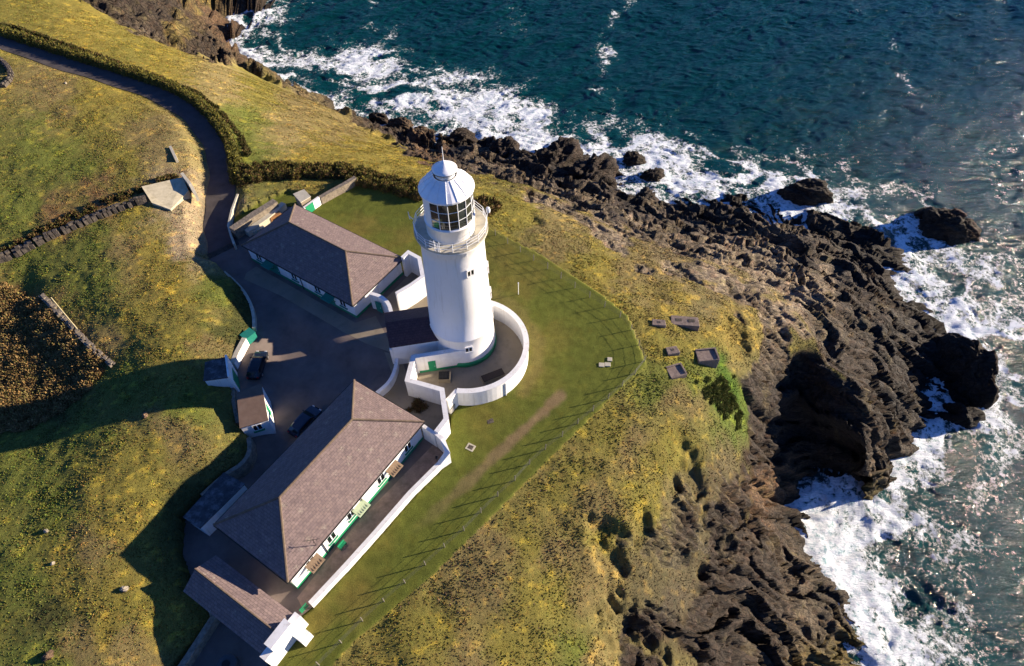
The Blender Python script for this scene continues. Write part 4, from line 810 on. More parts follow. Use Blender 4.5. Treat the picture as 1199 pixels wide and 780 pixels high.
# iron gate by that junction
gt = MB(); ga = at(528, 485, .5); gb = at(533, 478, .5)
for k_ in range(6):
    p = ga + (gb - ga) * k_ / 5; gt.tube((*p, 0), (*p, 1.5), .03)
gt.tube((*ga, 1.4), (*gb, 1.4), .035); gt.tube((*ga, .3), (*gb, .3), .035); one(gt, 'iron_gate', BLACK, 'small black iron gate in the gap beside the curved white wall', 'gate')
# curved courtyard wall
cw = smooth_path([(462,407),(465.5,424),(458,446),(443,459),(430,469)], 3)
wall_thing('yard_wall', [tuple(p) for p in cw], 1.25, .35, WHITE, 'low curved white wall between the courtyard and the paved inner yard', cap=WHITE)
sheet('path', P0([(288,320),(300,312),(416,378),(440,370),(456,400),(456,412),(428,402),(404,390),(330,347),(286,327)]), .014, CONC, .05)
sheet('path', P0([(450,412),(470,418),(480,452),(516,466),(520,500),(500,512),(432,470),(452,458),(460,440)]), .016, CONC, .04)
# walls of the north cottage's end yard
cw = smooth_path([(433,343.5),(446,347),(455,355),(458,365)], 2)
t, pa = wall_thing('yard_wall', [tuple(p) for p in cw], 2.9, .4, WHITE, 'curved white wall with a dark green door at the end of the far cottage', cap=WHITE)
wz = Wall(pa[2], pa[7]); wz = wz if wz.n @ (np.array(at(430, 400)) - pa[2]) > 0 else Wall(pa[7], pa[2]); wz.a = wz.a + wz.n * .28; door(t, wz, wz.L * .5, 1.0, 2.0, TEAL)
wall_thing('yard_wall', [(471,302),(478,295.5),(491,302.5),(495,324),(481,334),(464,344)], 3.7, .45, WHITE, 'angular white wall closing the small yard left of the tower', cap=WHITE)
wall_thing('yard_wall', [(496,323.5),(514,316)], 3.7, .45, WHITE, 'short hidden white wall added between the angular yard wall and the tower to block low sun')  # unseen wall piece, added to keep low sun off the courtyard
sheet('path', P0([(440,362),(484,316),(505,320),(508,360),(465,372)]), .016, CONC, .04)
# long white garden wall of the south cottage
t, pa = wall_thing('garden_wall', [(511,507.5),(518,514),(524,530),(514,543),(480,577),(440,623),(404,663),(363,707)], 1.5, .42, WHITE, 'long straight white wall between the sunlit cottage front and the lawn', zlist=[3.0,3.0,2.3,1.2,1.1,1.05,1.0,.95], cap=WHITE)
m_ = MB(); q = at(512, 540, 1); m_.tube((*q, 0), (*q, 1.9), .05); m_.box(q, .25, .25, 1.75, 2.0); one(m_, 'meter_post', BLACK, 'small black box on a post against the long white wall', 'post')
wall_thing('yard_wall', [(495,498),(510,508)], 2.9, .4, WHITE, 'short white end wall beside the corner of the nearer cottage')
sheet('path', P0([(508,520),(522,535),(512,548),(372,704),(356,716),(348,700),(420,610)]), .016, PATHB, .04)
# benches and tubs in the front strip
m_ = MB(); p = at(402, 640); an = math.atan2(wl.d[1], wl.d[0]); m_.box(p, .9, .4, .4, .45, an)
for s2 in (-1, 1): m_.box(p + wl.d * s2 * .38, .07, .36, 0, .4, an)
m_.box(p - wl.n * .2, .9, .05, .45, .8, an); one(m_, 'garden_bench', GREEN, 'small green bench against the sunlit cottage wall', 'bench')
# gate at its end
m_ = MB(); ga = at(361, 710); gb = at(354, 718)
for k_ in range(8):
    p = ga + (gb - ga) * k_ / 7; m_.box(p, .07, .05, .05, 1.15, .8)
m_.tube((*ga, .95), (*gb, .95), .04); m_.tube((*ga, .3), (*gb, .3), .04); one(m_, 'garden_gate', GREEN, 'small green slatted gate at the lower end of the long white wall', 'gate')
# items in ring yard
def hatch(x, y, L_, W_, h, ang, m, name, label, cat):
    p = at(x, y, h); mb = MB(); t = T(name, label, cat, (*p, 0)); mb.box(p, L_, W_, .0, h * .8, ang); mb.build('frame', CONC, t)
    mb = MB(); mb.box(p, L_ - .12, W_ - .12, h * .8, h, ang)
    ca, sa = math.cos(ang), math.sin(ang)
    for k_ in range(4):
        o = (k_ - 1.5) * L_ / 4; mb.box((p[0] + ca * o, p[1] + sa * o), .05, W_ - .1, h, h + .04, ang)
    mb.build('lid', m, t); return t
hatch(577, 439, 3.0, 1.1, .5, .42, mat('dark_hatch', (.03, .018, .015), .6), 'ground_hatch', 'long dark brown hatch against the inside of the curved yard wall', 'hatch')
hatch(520, 439, 1.5, 1.2, .9, .02, BLACK, 'fuel_bunker', 'square black lidded bunker beside the green door below the tower', 'bunker')
# twin-post sign, manholes, pads on lawn
def pad(x, y, L_, W_, h, ang, m, name, label, cat, z=0, group=None):
    p = at(x, y, z + h); mb = MB(); mb.box(p, L_, W_, z - .4, z + h, ang); o = one(mb, name, m, label, cat, (*p, z), group)
    bv = o.modifiers.new('b', 'BEVEL'); bv.width = .02; return o
pad(704.5, 427, .7, .65, .1, -.1, CONCL, 'paving_slab', 'leftmost of three pale square slabs lying together in the lawn', 'slab')
pad(711.5, 426.5, .75, .6, .1, -.1, CONCL, 'paving_slab', 'middle of three pale square slabs lying together in the lawn', 'slab')
pad(714, 420.5, .6, .6, .1, -.1, CONCL, 'paving_slab', 'upper right one of three pale square slabs lying together in the lawn', 'slab')
mc = T('manhole_cover', 'square stone framed drain cover in the lawn near the white wall corner', 'drain cover', (*at(551, 524), 0))
m_ = MB(); m_.box(at(551, 524), 1.0, .85, -.1, .07, -.5); m_.build('frame', CONCL, mc); m_ = MB(); m_.box(at(551, 524), .62, .5, .07, .085, -.5); m_.build('lid', DSTONE, mc)
m_ = MB(); q = at(607, 345); m_.tube((*q, -.1), (*q, 2.3), .05); m_.box(q, .16, .16, 2.3, 2.4); one(m_, 'marker_post', METALW, 'slim white post standing alone on the lawn right of the tower', 'post')
# black wheeled tubs on lawn edge
for k_, (x, y, lab) in enumerate([(574, 493, 'grey drain grate in the lawn below the curved wall')]): pad(x, y, .8, .6, .05, .3, DSTONE, 'drain_grate', lab, 'grate')

# gun/blockwork remains outside the fence
def block(x, y, z, L_, W_, h, ang, label, holes=0):
    p = at(x, y, z); zz = gz(*p); h *= .6; t = T('concrete_block', label, 'concrete base', (*p, zz), 'ruined concrete bases outside the fence')
    ca, sa = math.cos(ang), math.sin(ang); top = zz + h
    def loc(a, b2): return (p[0] + ca * a - sa * b2, p[1] + sa * a + ca * b2)
    mb = MB(); mb.prism([loc(-L_ / 2, -W_ / 2), loc(L_ / 2, -W_ / 2), loc(L_ / 2 - .1, W_ / 2), loc(-L_ / 2 + .05, W_ / 2)], zz - 1.5, [top, top, top - .05, top + .02])
    o = mb.build('block', PADM, t); o.modifiers.new('b', 'BEVEL').width = .05
    if holes:
        mb = MB()
        for s2 in range(holes): mb = MB(); mb.box(loc((s2 - (holes - 1) / 2) * L_ * .45, .05 * W_), L_ * .22, W_ * .3, top - .02, top + .02, ang + .1); mb.build('recess', DSTONE, t)
    else:
        mb = MB(); mb.wall([loc(-L_ / 2 + .1, W_ / 2 - .15), loc(L_ / 2 - .15, W_ / 2 - .15), loc(L_ / 2 - .15, -W_ / 2 + .15)], .2, top, top + .15); mb.build('rim', PADM, t)
block(802, 376, -1.8, 3.9, 1.7, 1.1, -.12, 'longest concrete base with two sockets on the slope outside the fence corner', 2)
block(771, 380, -1.2, 1.9, 1.1, .7, -.1, 'small flat concrete base left of the longest one outside the fence', 1)
block(787, 412, -1.3, 1.7, 1.2, .8, .2, 'small grey concrete base above the square dark one, near the fence corner', 1)
block(827, 418, -2.6, 2.9, 2.0, 1.6, .1, 'thick concrete base with raised rim right of the others, above bright green plants')
block(791, 436, -1.6, 2.3, 1.9, .6, .3, 'square dark brown concrete base closest to the fence corner')

# ================================================================== OUTBUILDINGS
def flat_hut(name, label, pts, z, roofm, wallm=WHITE, cat='outbuilding', z0=-1.5, over=.12):
    P_ = [np.array(at(x, y, z)) for x, y in pts]; c = sum(P_) / len(P_); t = T(name, label, cat, (*c, 0))
    mb = MB(); mb.prism([tuple(p) for p in P_], z - .12, z); mb.build('roof', roofm, t)
    Q_ = [c + (p - c) * (1 - over / np.linalg.norm(p - c) * 1.2) for p in P_]
    mb = MB(); mb.prism([tuple(p) for p in Q_], z0, z - .122); mb.build('wall', wallm, t)
    return t, Q_, c
t, Qh, ch = flat_hut('outbuilding', 'white box outbuilding with brown flat roof in the courtyard below the parked black car', [(277,460),(306,449),(314,491.5),(280.5,501.5)], 2.7, FLATR)
w1 = Wall(Qh[3], Qh[2]); w1 = w1 if w1.n @ (w1.a - ch) > 0 else Wall(Qh[2], Qh[3]); window(t, w1, w1.t(302, 503, 1.7), 1.2, .9, 1.0)
w1 = Wall(Qh[2], Qh[1]); w1 = w1 if w1.n @ (w1.a - ch) > 0 else Wall(Qh[1], Qh[2]); door(t, w1, w1.L * .45); 
t, Qh, ch = flat_hut('outbuilding', 'small hut dug into the bank, its green and white front facing the courtyard', [(238,446),(240,424),(265,417.5),(268,442)], 3.6, DARKR)
w1 = Wall(Qh[3], Qh[2]); w1 = w1 if w1.n @ (w1.a - ch) > 0 else Wall(Qh[2], Qh[3]); 
m_ = MB(); slab(m_, w1, w1.L * .5, w1.L + .3, 0, 3.9, .003, .22); m_.build('front_wall', WHITE, t)
m_ = MB(); slab(m_, w1, w1.L * .45, 1.9, 0.02, 2.3, .223, .27); m_.build('door', GREEN, t)
t, Qh, ch = flat_hut('outbuilding', 'shed with patchy grey felt roof squeezed between the bank and the nearer cottage', [(214,605.5),(262,553),(287,566.5),(234,619)], 2.5, DARKR)
# gabled shed at the bottom
gs = T('outbuilding', 'long gabled slate roofed outhouse below the nearer cottage', 'outhouse', (*at(285, 720), 0))
e1, e2, e3, e4 = [np.array(at(x, y, 2.5)) for x, y in ((225,676),(253,650),(345,720),(318,748))]
dd = (e3 - e2); Lg = np.linalg.norm(dd); dd /= Lg; nn = np.array([-dd[1], dd[0]]); 
if nn @ (e1 - e2) < 0: nn = -nn
Wg = float((e1 - e2) @ nn) * 1.5; e1 = e2 + nn * Wg; e4 = e3 + nn * Wg; r1 = (e1 + e2) / 2; r2 = (e3 + e4) / 2; zr_ = 3.7; sl = math.hypot(Wg / 2, 1.2)
m_ = MB(); m_.quad([(*e2, 2.5), (*e3, 2.5), (*r2, zr_), (*r1, zr_)], [(0, 0), (Lg, 0), (Lg, sl), (0, sl)]); m_.quad([(*e4, 2.5), (*e1, 2.5), (*r1, zr_), (*r2, zr_)], [(0, 0), (Lg, 0), (Lg, sl), (0, sl)])
m_.quad([(*e1, 2.5), (*e2, 2.5), (*r1, zr_)], [(0, 0)] * 3); m_.quad([(*e3, 2.5), (*e4, 2.5), (*r2, zr_)], [(0, 0)] * 3); m_.quad([(*e1, 2.5), (*e4, 2.5), (*e3, 2.5), (*e2, 2.5)], [(0, 0)] * 4)
rg = m_.build('roof', SLATE, gs)
m_ = MB(); 
for k_ in range(28): a, b2 = r1 + (r2 - r1) * k_ / 28, r1 + (r2 - r1) * (k_ + .94) / 28; m_.tube((*a, zr_ + .03), (*b2, zr_ + .03), .11, 6)
m_.build('ridge_tiles', RIDGE, rg)
m_ = MB(); cc = (e1 + e2 + e3 + e4) / 4; m_.prism([tuple(cc + (p - cc) * .96) for p in (e1, e2, e3, e4)], -.1, 2.49); m_.build('wall', WHITE, gs)
m_ = MB(); ga = [e3 - nn * .15, r2, e4 + nn * .15]
m_.prism([tuple(e3 - nn * .2 + dd * .02), tuple(e4 + nn * .2 + dd * .02), tuple(e4 + nn * .2 + dd * .75), tuple(e3 - nn * .2 + dd * .75)], -.1, 3.0); m_.prism([tuple(r2 - nn * 1.3 + dd * .0), tuple(r2 + nn * 1.3), tuple(r2 + nn * 1.3 + dd * .9), tuple(r2 - nn * 1.3 + dd * .9)], 2.9, 4.0); m_.build('gable_end', WHITE, gs)
m_ = MB(); q = e3 + dd * 1.3 + nn * .9; m_.box(q, 1.3, 1.1, -.1, 1.5, math.atan2(dd[1], dd[0])); m_.build('end_store', WHITE, gs)
# boundary walls on the bank side
wall_thing('boundary_wall', [(205,790),(222,765),(250,722),(246,708),(228,694)], 1.3, .6, STONE, 'grey rubble wall at the bottom edge left of the outhouse', z0=-.3)
wall_thing('boundary_wall', [tuple(p) for p in smooth_path([(291,512),(293,528),(284,543),(262,556),(236,580)], 2)], 1.9, .5, STONE, 'curved grey rubble wall behind the patchy roofed shed', z0=-.3)
wall_thing('boundary_wall', [tuple(p) for p in smooth_path([(262,318),(280,334),(291,349),(297,368),(297,384)], 2)], .75, .4, CONCL, 'low pale curved wall at the edge of the upper left courtyard', z0=-.3)
wall_thing('boundary_wall', [(286,396),(277,413),(272,425)], 1.4, .5, WHITE, 'short white wall above the hut dug into the bank', z0=-.3, cap=CONCL)
wall_thing('boundary_wall', [(272,447),(273,470),(278,495)], 1.3, .4, STONE, 'short rubble wall between the dug in hut and the white box outbuilding', z0=-.3)
m_ = MB(); p = at(290, 391, 1.2)
t = T('oil_tank', 'teal green tank beside the low curved courtyard wall', 'tank', (*p, 0)); m_.box(p, 1.5, 1.2, 0, 1.2, .9); m_.build('tank', TEAL, t); m_ = MB(); m_.box(p, 1.6, 1.3, 1.2, 1.3, .9); m_.build('lid', TEAL, t)
m_ = MB(); p = at(265, 778, 1); t = T('water_tank', 'round grey tank in the dark yard at the bottom edge', 'tank', (*p, 0)); m_.lathe(p, [(.01, 0), (.9, 0), (.9, 1.0), (.5, 1.1), (.01, 1.1)], 24); m_.build('tank', mat('tank_grey', (.06, .065, .07), .6), t, False); m_ = MB(); m_.lathe(p, [(.01, 1.1), (.35, 1.1), (.35, 1.22), (.01, 1.22)], 16); m_.build('lid', BLACK, t)

# top of courtyard: retaining walls, shed, crates, gate
wall_thing('retaining_wall', [(271,268),(296,251),(322,234.5)], 1.9, 1.15, STONE, 'wide rubble retaining wall above the far cottage, upper of two', z0=-.3)
wall_thing('retaining_wall', [(288,270.5),(312,254),(332,237.5)], 1.0, .9, CONCL, 'lower pale retaining wall step just behind the far cottage', z0=-.3)
wall_thing('lane_wall', [(278,227),(271,246),(267,264),(270,275),(274,286)], 1.1, .3, CONCL, 'thin pale wall along the lane edge above the courtyard entrance', z0=-.4)
wall_thing('field_wall', [(374,231),(388,223),(402,215.5),(416,207)], 1.4, .7, STONE, 'sunlit rubble wall between the hedge and the lawn behind the far cottage', z0=-.5)
t, Qh, ch = flat_hut('store_hut', 'small grey concrete hut at the corner of the lawn behind the far cottage', [(343,227),(356,221.5),(364,230),(352,237)], 2.2, CONCL, CONC, 'hut')
w_, pa = wall_thing('yard_wall', [(355.5,243),(373,230.5)], 1.6, .4, WHITE, 'short white wall with a green panel beside the small grey hut', z0=-.2)
m_ = MB(); wz = Wall(pa[0], pa[1]); wz = wz if wz.n[1] < 0 else Wall(pa[1], pa[0]); wz.a = wz.a + wz.n * .2; slab(m_, wz, wz.L * (.3 if wz.d[0] > 0 else .7), wz.L * .5, .05, 1.62, .003, .05); m_.build('door', GREEN, w_)
def pallet_stack(x, y, n_, m, label, ang):
    p = at(x, y, .4); t = T('timber_stack', label, 'timber stack', (*p, 0))
    for k_ in range(n_):
        mb = MB()
        for j in range(5): o = (j - 2) * .24; mb.box((p[0] - math.sin(ang) * o, p[1] + math.cos(ang) * o), 2.0 - .2 * (k_ % 2), .18, .05 + k_ * .2, .2 + k_ * .2, ang)
        mb.build('plank_layer', m, t)
pallet_stack(322, 253, 4, WOODO, 'orange brown timber stack behind the far cottage roof edge', .68)
pallet_stack(301, 268, 3, CONCL, 'pale timber stack left of the orange one behind the far cottage', .68)
m_ = MB(); ga = at(237, 304); gb = at(274, 286)
d_ = (gb - ga) / np.linalg.norm(gb - ga); an = math.atan2(d_[1], d_[0])
cg = T('cattle_grid', 'grey barred grid across the lane where it enters the courtyard', 'cattle grid', (*((ga + gb) / 2), 0))
for k_ in range(9): m_.box((ga + gb) / 2 + np.array([-d_[1], d_[0]]) * (k_ - 4) * .14, float(np.linalg.norm(gb - ga)), .06, .0, .05, an)
m_.build('bars', DSTONE, cg)

# concrete slab ruin above the lane, its end wall
rs = T('concrete_slab', 'large cream concrete slab on the bank above the lane', 'slab', (*at(196, 226, 3.5), 3.2))
sp = [at(x, y, z) for x, y, z in ((166,219,4.4),(214,208,3.9),(221,224,3.3),(200,246,3.2),(178,238,3.8))]
m_ = MB(); m_.prism([tuple(p) for p in sp], [3.0, 2.4, 1.8, 1.8, 2.6], [4.5, 4.0, 3.4, 3.3, 3.9]); m_.build('slab', mat('cream_concrete', (.52, .46, .32), .9, var=.15, vscale=1.5, dirt=(.2, .17, .09), dscale=1.0, damt=.6), rs)
m_ = MB(); m_.wall([at(213,203,4.6), at(223,216,4.3), at(229,228,3.4)], .45, [2.2] * 3, [4.7, 4.4, 3.6]); m_.build('end_wall', CONCL, rs)
m_ = MB(); m_.wall([at(199,171,4), at(206,186,4)], .4, [1.5, 1.5], [4.0, 4.0]); one(m_, 'wall_stub', CONCL, 'short broken pale wall on the bank edge above the cream slab', 'wall')
# pale scree on the road cutting: loose stones
# dry stone walls at left
def drywall(pts, h, th, m, label, name='dry_stone_wall', zb=3.5):
    P_ = [np.array([*at(x, y, z), z]) for x, y, z in pts]; P_ = smooth_path(P_, 2); mb = MB(); rr2 = random.Random(3); tot = []
    for a, b2 in zip(P_[:-1], P_[1:]):
        Ls = np.linalg.norm((b2 - a)[:2]); k2 = max(1, int(Ls / .55)); an2 = math.atan2(b2[1] - a[1], b2[0] - a[0])
        for i in range(k2):
            for r3 in (-1, 0, 1):
                q = a + (b2 - a) * (i + rr2.random() * .6) / k2; z_ = gz(q[0], q[1]); o = r3 * th / 3
                hh = h * (1 - .25 * abs(r3)) * rr2.uniform(.8, 1.1); q2 = (q[0] - math.sin(an2) * o, q[1] + math.cos(an2) * o)
                mb.box(q2, .5 * rr2.uniform(.8, 1.2), th / 2.6, z_ - .5, z_ + hh, an2 + rr2.uniform(-.25, .25))
    return one(mb, name, m, label, 'wall')
drywall([(0,303,3.2),(40,285,3.6),(90,262,3.9),(140,242,4),(170,233,4)], 1.0, 1.1, DSTONE, 'dark dry stone wall running left from the cream slab')
drywall([(48,345,3),(75,372,3),(100,400,3),(130,425,3)], .45, .7, STONE, 'low tumbled stone wall along the edge of the brown scrub')
drywall([(0,70,5.6),(12,82,5.4),(18,95,5.2),(8,108,5.2)], .7, .8, DSTONE, 'short curved dry stone wall at the upper left edge')
m_ = MB(); p = at(60, 349, 4); q = at(90, 385, 3.2); m_.tube((*p, gz(*p) + 1.3), (*q, gz(*q) + .15), .09); one(m_, 'pole', mat('pale_pole', (.5, .42, .22), .7), 'long pale pole lying slanted over the grass at left', 'pole')

# ================================================================== FENCE
FP = [(566,262),(598,284),(617,297),(642,312),(664,328),(688,343),(710,358),(732,372),(745,392),(757,424),(738,440),(722,457),(705,470),(682,489),(664,505),(644,519),(622,539),(598,566),(573,587),(549,614),(522,637),(493,664),(462,691),(429,720),(402,748),(372,778),(345,805)]
fw = [at(x, y, .5) for x, y in FP]; cum = [0]
for a, b2 in zip(fw[:-1], fw[1:]): cum.append(cum[-1] + float(np.linalg.norm(b2 - a)))
ft = T('post_and_wire_fence', 'thin post and wire fence around the mown lawn, each post casting a long shadow', 'fence', (*fw[9], 0))
nposts = int(cum[-1] / 2.6); pp = []
for k_ in range(nposts + 1):
    s2 = cum[-1] * k_ / nposts; i = min(len(fw) - 2, int(np.searchsorted(cum, s2) - 1)) if s2 > 0 else 0
    q = fw[i] + (fw[i + 1] - fw[i]) * ((s2 - cum[i]) / (cum[i + 1] - cum[i])); z_ = gz(*q); pp.append((q[0], q[1], z_))
    mb = MB(); mb.tube((q[0], q[1], z_ - .3), (q[0] + random.uniform(-.04, .04), q[1] + random.uniform(-.04, .04), z_ + random.uniform(1.15, 1.3)), .05, 6); mb.build('post', POSTM, ft)
mb = MB()
for a, b2 in zip(pp[:-1], pp[1:]):
    for h in (.35, .7, 1.05): mb.tube((a[0], a[1], a[2] + h), (b2[0], b2[1], b2[2] + h), .012, 3)
mb.build('wire', WIRE, ft)

# ================================================================== CARS
def car(label, x, y, ang, paint, Lc=4.4, Wc=1.8, Hc=1.45):
    p = at(x, y, .0); zc = court_z(*p); t = T('parked_car', label, 'car', (*p, 0)); ca, sa = math.cos(ang), math.sin(ang)
    def W3(a, b2, z): return (p[0] + ca * a - sa * b2, p[1] + sa * a + ca * b2, z)
    st = [(-.5, .42, .62, .62, .80), (-.485, .30, .80, .80, .90), (-.44, .22, .95, 1.0, .96), (-.36, .2, .97, 1.32, 1.0), (-.22, .2, .95, 1.44, 1.0), (0, .2, .93, 1.45, 1.0), (.12, .2, .92, 1.38, 1.0), (.25, .2, .93, .97, 1.0), (.38, .22, .84, .86, .98), (.46, .27, .72, .73, .9), (.5, .4, .6, .6, .76)]
    rows = []
    for fx, zs, zb, zt, wk in st:
        hw_ = Wc / 2 * wk; rh = hw_ * (.76 if zt - zb > .2 else .9); zt = zt * Hc / 1.45
        rows.append([W3(fx * Lc, s2 * w2, z_) for s2, w2, z_ in ((-1, hw_ * .9, zs), (-1, hw_, zs + .2), (-1, hw_, zb - .08), (-1, hw_ * .95, zb), (-1, rh, max(zt - .05, zb + .005)), (-1, rh * .75, zt), (1, rh * .75, zt), (1, rh, max(zt - .05, zb + .005)), (1, hw_ * .95, zb), (1, hw_, zb - .08), (1, hw_, zs + .2), (1, hw_ * .9, zs))])
    mb = MB(); nn_ = len(rows[0])
    for r_ in rows: mb.v += r_
    for i in range(len(rows) - 1):
        for j in range(nn_): a = i * nn_ + j; b2 = i * nn_ + (j + 1) % nn_; mb.f.append((a, b2, b2 + nn_, a + nn_))
    mb.f.append(tuple(range(nn_))); mb.f.append(tuple(range((len(rows) - 1) * nn_, len(rows) * nn_)))
    body = mb.build('body', paint, t, False); bv = body.modifiers.new('b', 'BEVEL'); bv.width = .04; bv.segments = 2
    def panel(nm, q, m, par):
        mb = MB(); mb.quad(q); o = mb.build(nm, m, par); s2 = o.modifiers.new('s', 'SOLIDIFY'); s2.thickness = .02; s2.offset = 0; return o
    hwr = Wc / 2
    panel('windscreen', [W3(.245 * Lc, -.82 * hwr, .99), W3(.245 * Lc, .82 * hwr, .99), W3(.125 * Lc, .66 * hwr, 1.385), W3(.125 * Lc, -.66 * hwr, 1.385)], GLASS, t)
    panel('rear_window', [W3(-.435 * Lc, -.8 * hwr, 1.04), W3(-.435 * Lc, .8 * hwr, 1.04), W3(-.362 * Lc, .62 * hwr, 1.33), W3(-.362 * Lc, -.62 * hwr, 1.33)], GLASS, t)
    for s2 in (-1, 1):
        panel('side_window', [W3(.21 * Lc, s2 * .955 * hwr, .98), W3(-.36 * Lc, s2 * .955 * hwr, 1.0), W3(-.30 * Lc, s2 * .80 * hwr, 1.33), W3(.10 * Lc, s2 * .80 * hwr, 1.33)], GLASS, t)
        mb = MB(); q = W3(.2 * Lc, s2 * (hwr + .08), .98); mb.box(q[:2], .12, .18, .92, 1.06, ang); mb.build('wing_mirror', paint, t)
        for fx in (-.31, .32):
            mb = MB(); mb.tube(W3(fx * Lc, s2 * (hwr - .2), .32), W3(fx * Lc, s2 * (hwr + .012), .32), .32, 20); wh = mb.build('wheel', TYRE, t); mb = MB(); mb.tube(W3(fx * Lc, s2 * (hwr + .013), .32), W3(fx * Lc, s2 * (hwr + .03), .32), .2, 14); mb.build('rim', RIM, wh)
        mb = MB(); q = W3(.478 * Lc, s2 * .6 * hwr, .6); mb.box(q[:2], .14, .3, .58, .72, ang); mb.build('headlight', CLEARL, t)
        mb = MB(); q = W3(-.486 * Lc, s2 * .72 * hwr, .6); mb.box(q[:2], .12, .25, .68, .88, ang); mb.build('tail_light', REDL, t)
    t.location.z = zc; return t
car('black parked car standing alone beside the hut dug into the bank', 302, 428, R(88), CARP)
car('dark blue parked car in shade, half tucked behind the nearer cottage roof edge', 356, 491, math.atan2(*(np.array(at(372, 475)) - at(338, 512))[::-1]), CARP2, 4.5)

# ================================================================== VEGETATION
def leaf_mat(name):
    return mat(name, (.05, .06, .02), .9, spec=.15, var=.3, vscale=1.5, attr='base')
LEAF = leaf_mat('gorse_and_heather')
def leafy(name, centres, radii, n_, size, cols, label=None, cat=None, kind=None, core=True):
    c = np.array(centres); r_ = np.array(radii); wts_ = (r_[:, 0] * r_[:, 1]); k_ = rng.choice(len(c), n_, p=wts_ / wts_.sum())
    d = rng.normal(size=(n_, 3)); d /= np.linalg.norm(d, axis=1)[:, None]; d[:, 2] = np.abs(d[:, 2]) * .95 + .02
    q = rng.uniform(.72, 1.08, n_) ** .7; P_ = c[k_] + d * r_[k_] * q[:, None]
    P_ += rng.normal(size=P_.shape) * .06
    s2 = size * rng.uniform(.5, 1.4, n_); a = rng.normal(size=(n_, 3)); a /= np.linalg.norm(a, axis=1)[:, None]; b2 = np.cross(a, d); b2 /= np.linalg.norm(b2, axis=1)[:, None] + 1e-9
    up = d * .9 + np.array([0, 0, .35])
    V_ = np.stack([P_ - b2 * s2[:, None] * .5, P_ + b2 * s2[:, None] * .5, P_ + up * s2[:, None] * 1.0 + a * s2[:, None] * .5], 1).reshape(-1, 3)
    ci = rng.choice(len(cols), n_, p=[w_[1] for w_ in cols]); cv_ = np.array([w_[0] for w_ in cols])[ci] * rng.uniform(.6, 1.4, (n_, 1)); cvv = np.repeat(np.concatenate([cv_, np.ones((n_, 1))], 1), 3, 0)
    F_ = np.arange(n_ * 3).reshape(-1, 3)
    # solid, slightly darker core inside each clump, added to block light
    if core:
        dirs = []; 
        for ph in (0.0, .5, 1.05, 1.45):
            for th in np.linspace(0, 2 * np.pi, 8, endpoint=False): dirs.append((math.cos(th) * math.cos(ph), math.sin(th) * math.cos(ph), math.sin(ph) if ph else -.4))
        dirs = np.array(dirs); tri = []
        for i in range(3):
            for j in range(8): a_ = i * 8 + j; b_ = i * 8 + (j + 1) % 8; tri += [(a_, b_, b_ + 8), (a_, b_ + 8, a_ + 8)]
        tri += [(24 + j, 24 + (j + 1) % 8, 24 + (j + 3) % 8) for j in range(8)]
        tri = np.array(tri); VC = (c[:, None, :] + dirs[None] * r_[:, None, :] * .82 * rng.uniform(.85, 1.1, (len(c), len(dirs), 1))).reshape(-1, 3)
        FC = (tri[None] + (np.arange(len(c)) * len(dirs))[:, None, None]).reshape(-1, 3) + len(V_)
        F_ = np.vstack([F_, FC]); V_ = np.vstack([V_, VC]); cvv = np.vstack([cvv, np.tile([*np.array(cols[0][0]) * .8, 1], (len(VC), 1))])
    loc = c.mean(0); loc[2] = c[:, 2].min()
    o = fastmesh(name, V_ - loc, F_, LEAF, {'base': ('FLOAT_COLOR', cvv)}); o.location = loc; return tag(o, label, cat, None, kind)
c_g = (.085, .088, .022); c_b = (.125, .075, .032); c_d = (.045, .048, .016); c_y = (.18, .155, .028)
def along(pts, stepm, w_, rw, rh, jit=.3):
    P_ = smooth_path([np.array(at(x, y, z)) for x, y, z in pts], 2); C = []; Rr = []
    for a, b2 in zip(P_[:-1], P_[1:]):
        Ls = np.linalg.norm(b2 - a); d = (b2 - a) / Ls; nn_ = np.array([-d[1], d[0]])
        for k_ in range(max(1, int(Ls / stepm))):
            for o in (np.linspace(-w_ / 2, w_ / 2, max(1, int(w_ / rw) + 1))):
                q = a + (b2 - a) * (k_ + random.random()) / max(1, int(Ls / stepm)) + nn_ * (o + random.uniform(-jit, jit)); s2 = random.uniform(.75, 1.2)
                C.append((q[0], q[1], gz(q[0], q[1]) - .1)); Rr.append((rw * s2, rw * s2, rh * random.uniform(.75, 1.15)))
    return C, Rr
C, Rr = along([(282,212,.5),(310,204,.3),(345,200,0),(375,197,0),(405,198,0)], .6, 3.6, .8, 1.3); leafy('gorse_hedge', C, Rr, 46000, .16, [(c_b, .35), (c_g, .35), (c_d, .15), (c_y, .15)], 'thick brown green scrub hedge above the small grey hut', 'hedge')
C, Rr = along([(415,204,0),(440,210,0),(470,216,0),(498,223,0)], .6, 4.0, .85, 1.3); leafy('gorse_hedge', C, Rr, 40000, .16, [(c_b, .3), (c_g, .4), (c_d, .15), (c_y, .15)], 'scrub hedge at the lawn edge just left of the lantern gallery', 'hedge')
C, Rr = along([(558,226,0),(575,232,0)], .7, 3.0, 1.1, 1.5); leafy('gorse_bush', C, Rr, 5000, .22, [(c_b, .5), (c_g, .3), (c_d, .1), (c_y, .1)], 'rusty brown bush just right of the lantern', 'bush')
C, Rr = along([(0,36,5.6),(60,57,4.4),(120,76,3.4),(180,94,2.6),(225,114,2),(252,138,1.6),(270,165,1.2),(277,195,.8),(278,215,.5)], .4, .8, .66, 1.75, .2); leafy('hedge_bank', C, Rr, 60000, .14, [(c_g, .5), (c_b, .15), (c_y, .35)], 'long dark green hedge bank running beside the sunken lane', 'hedge')
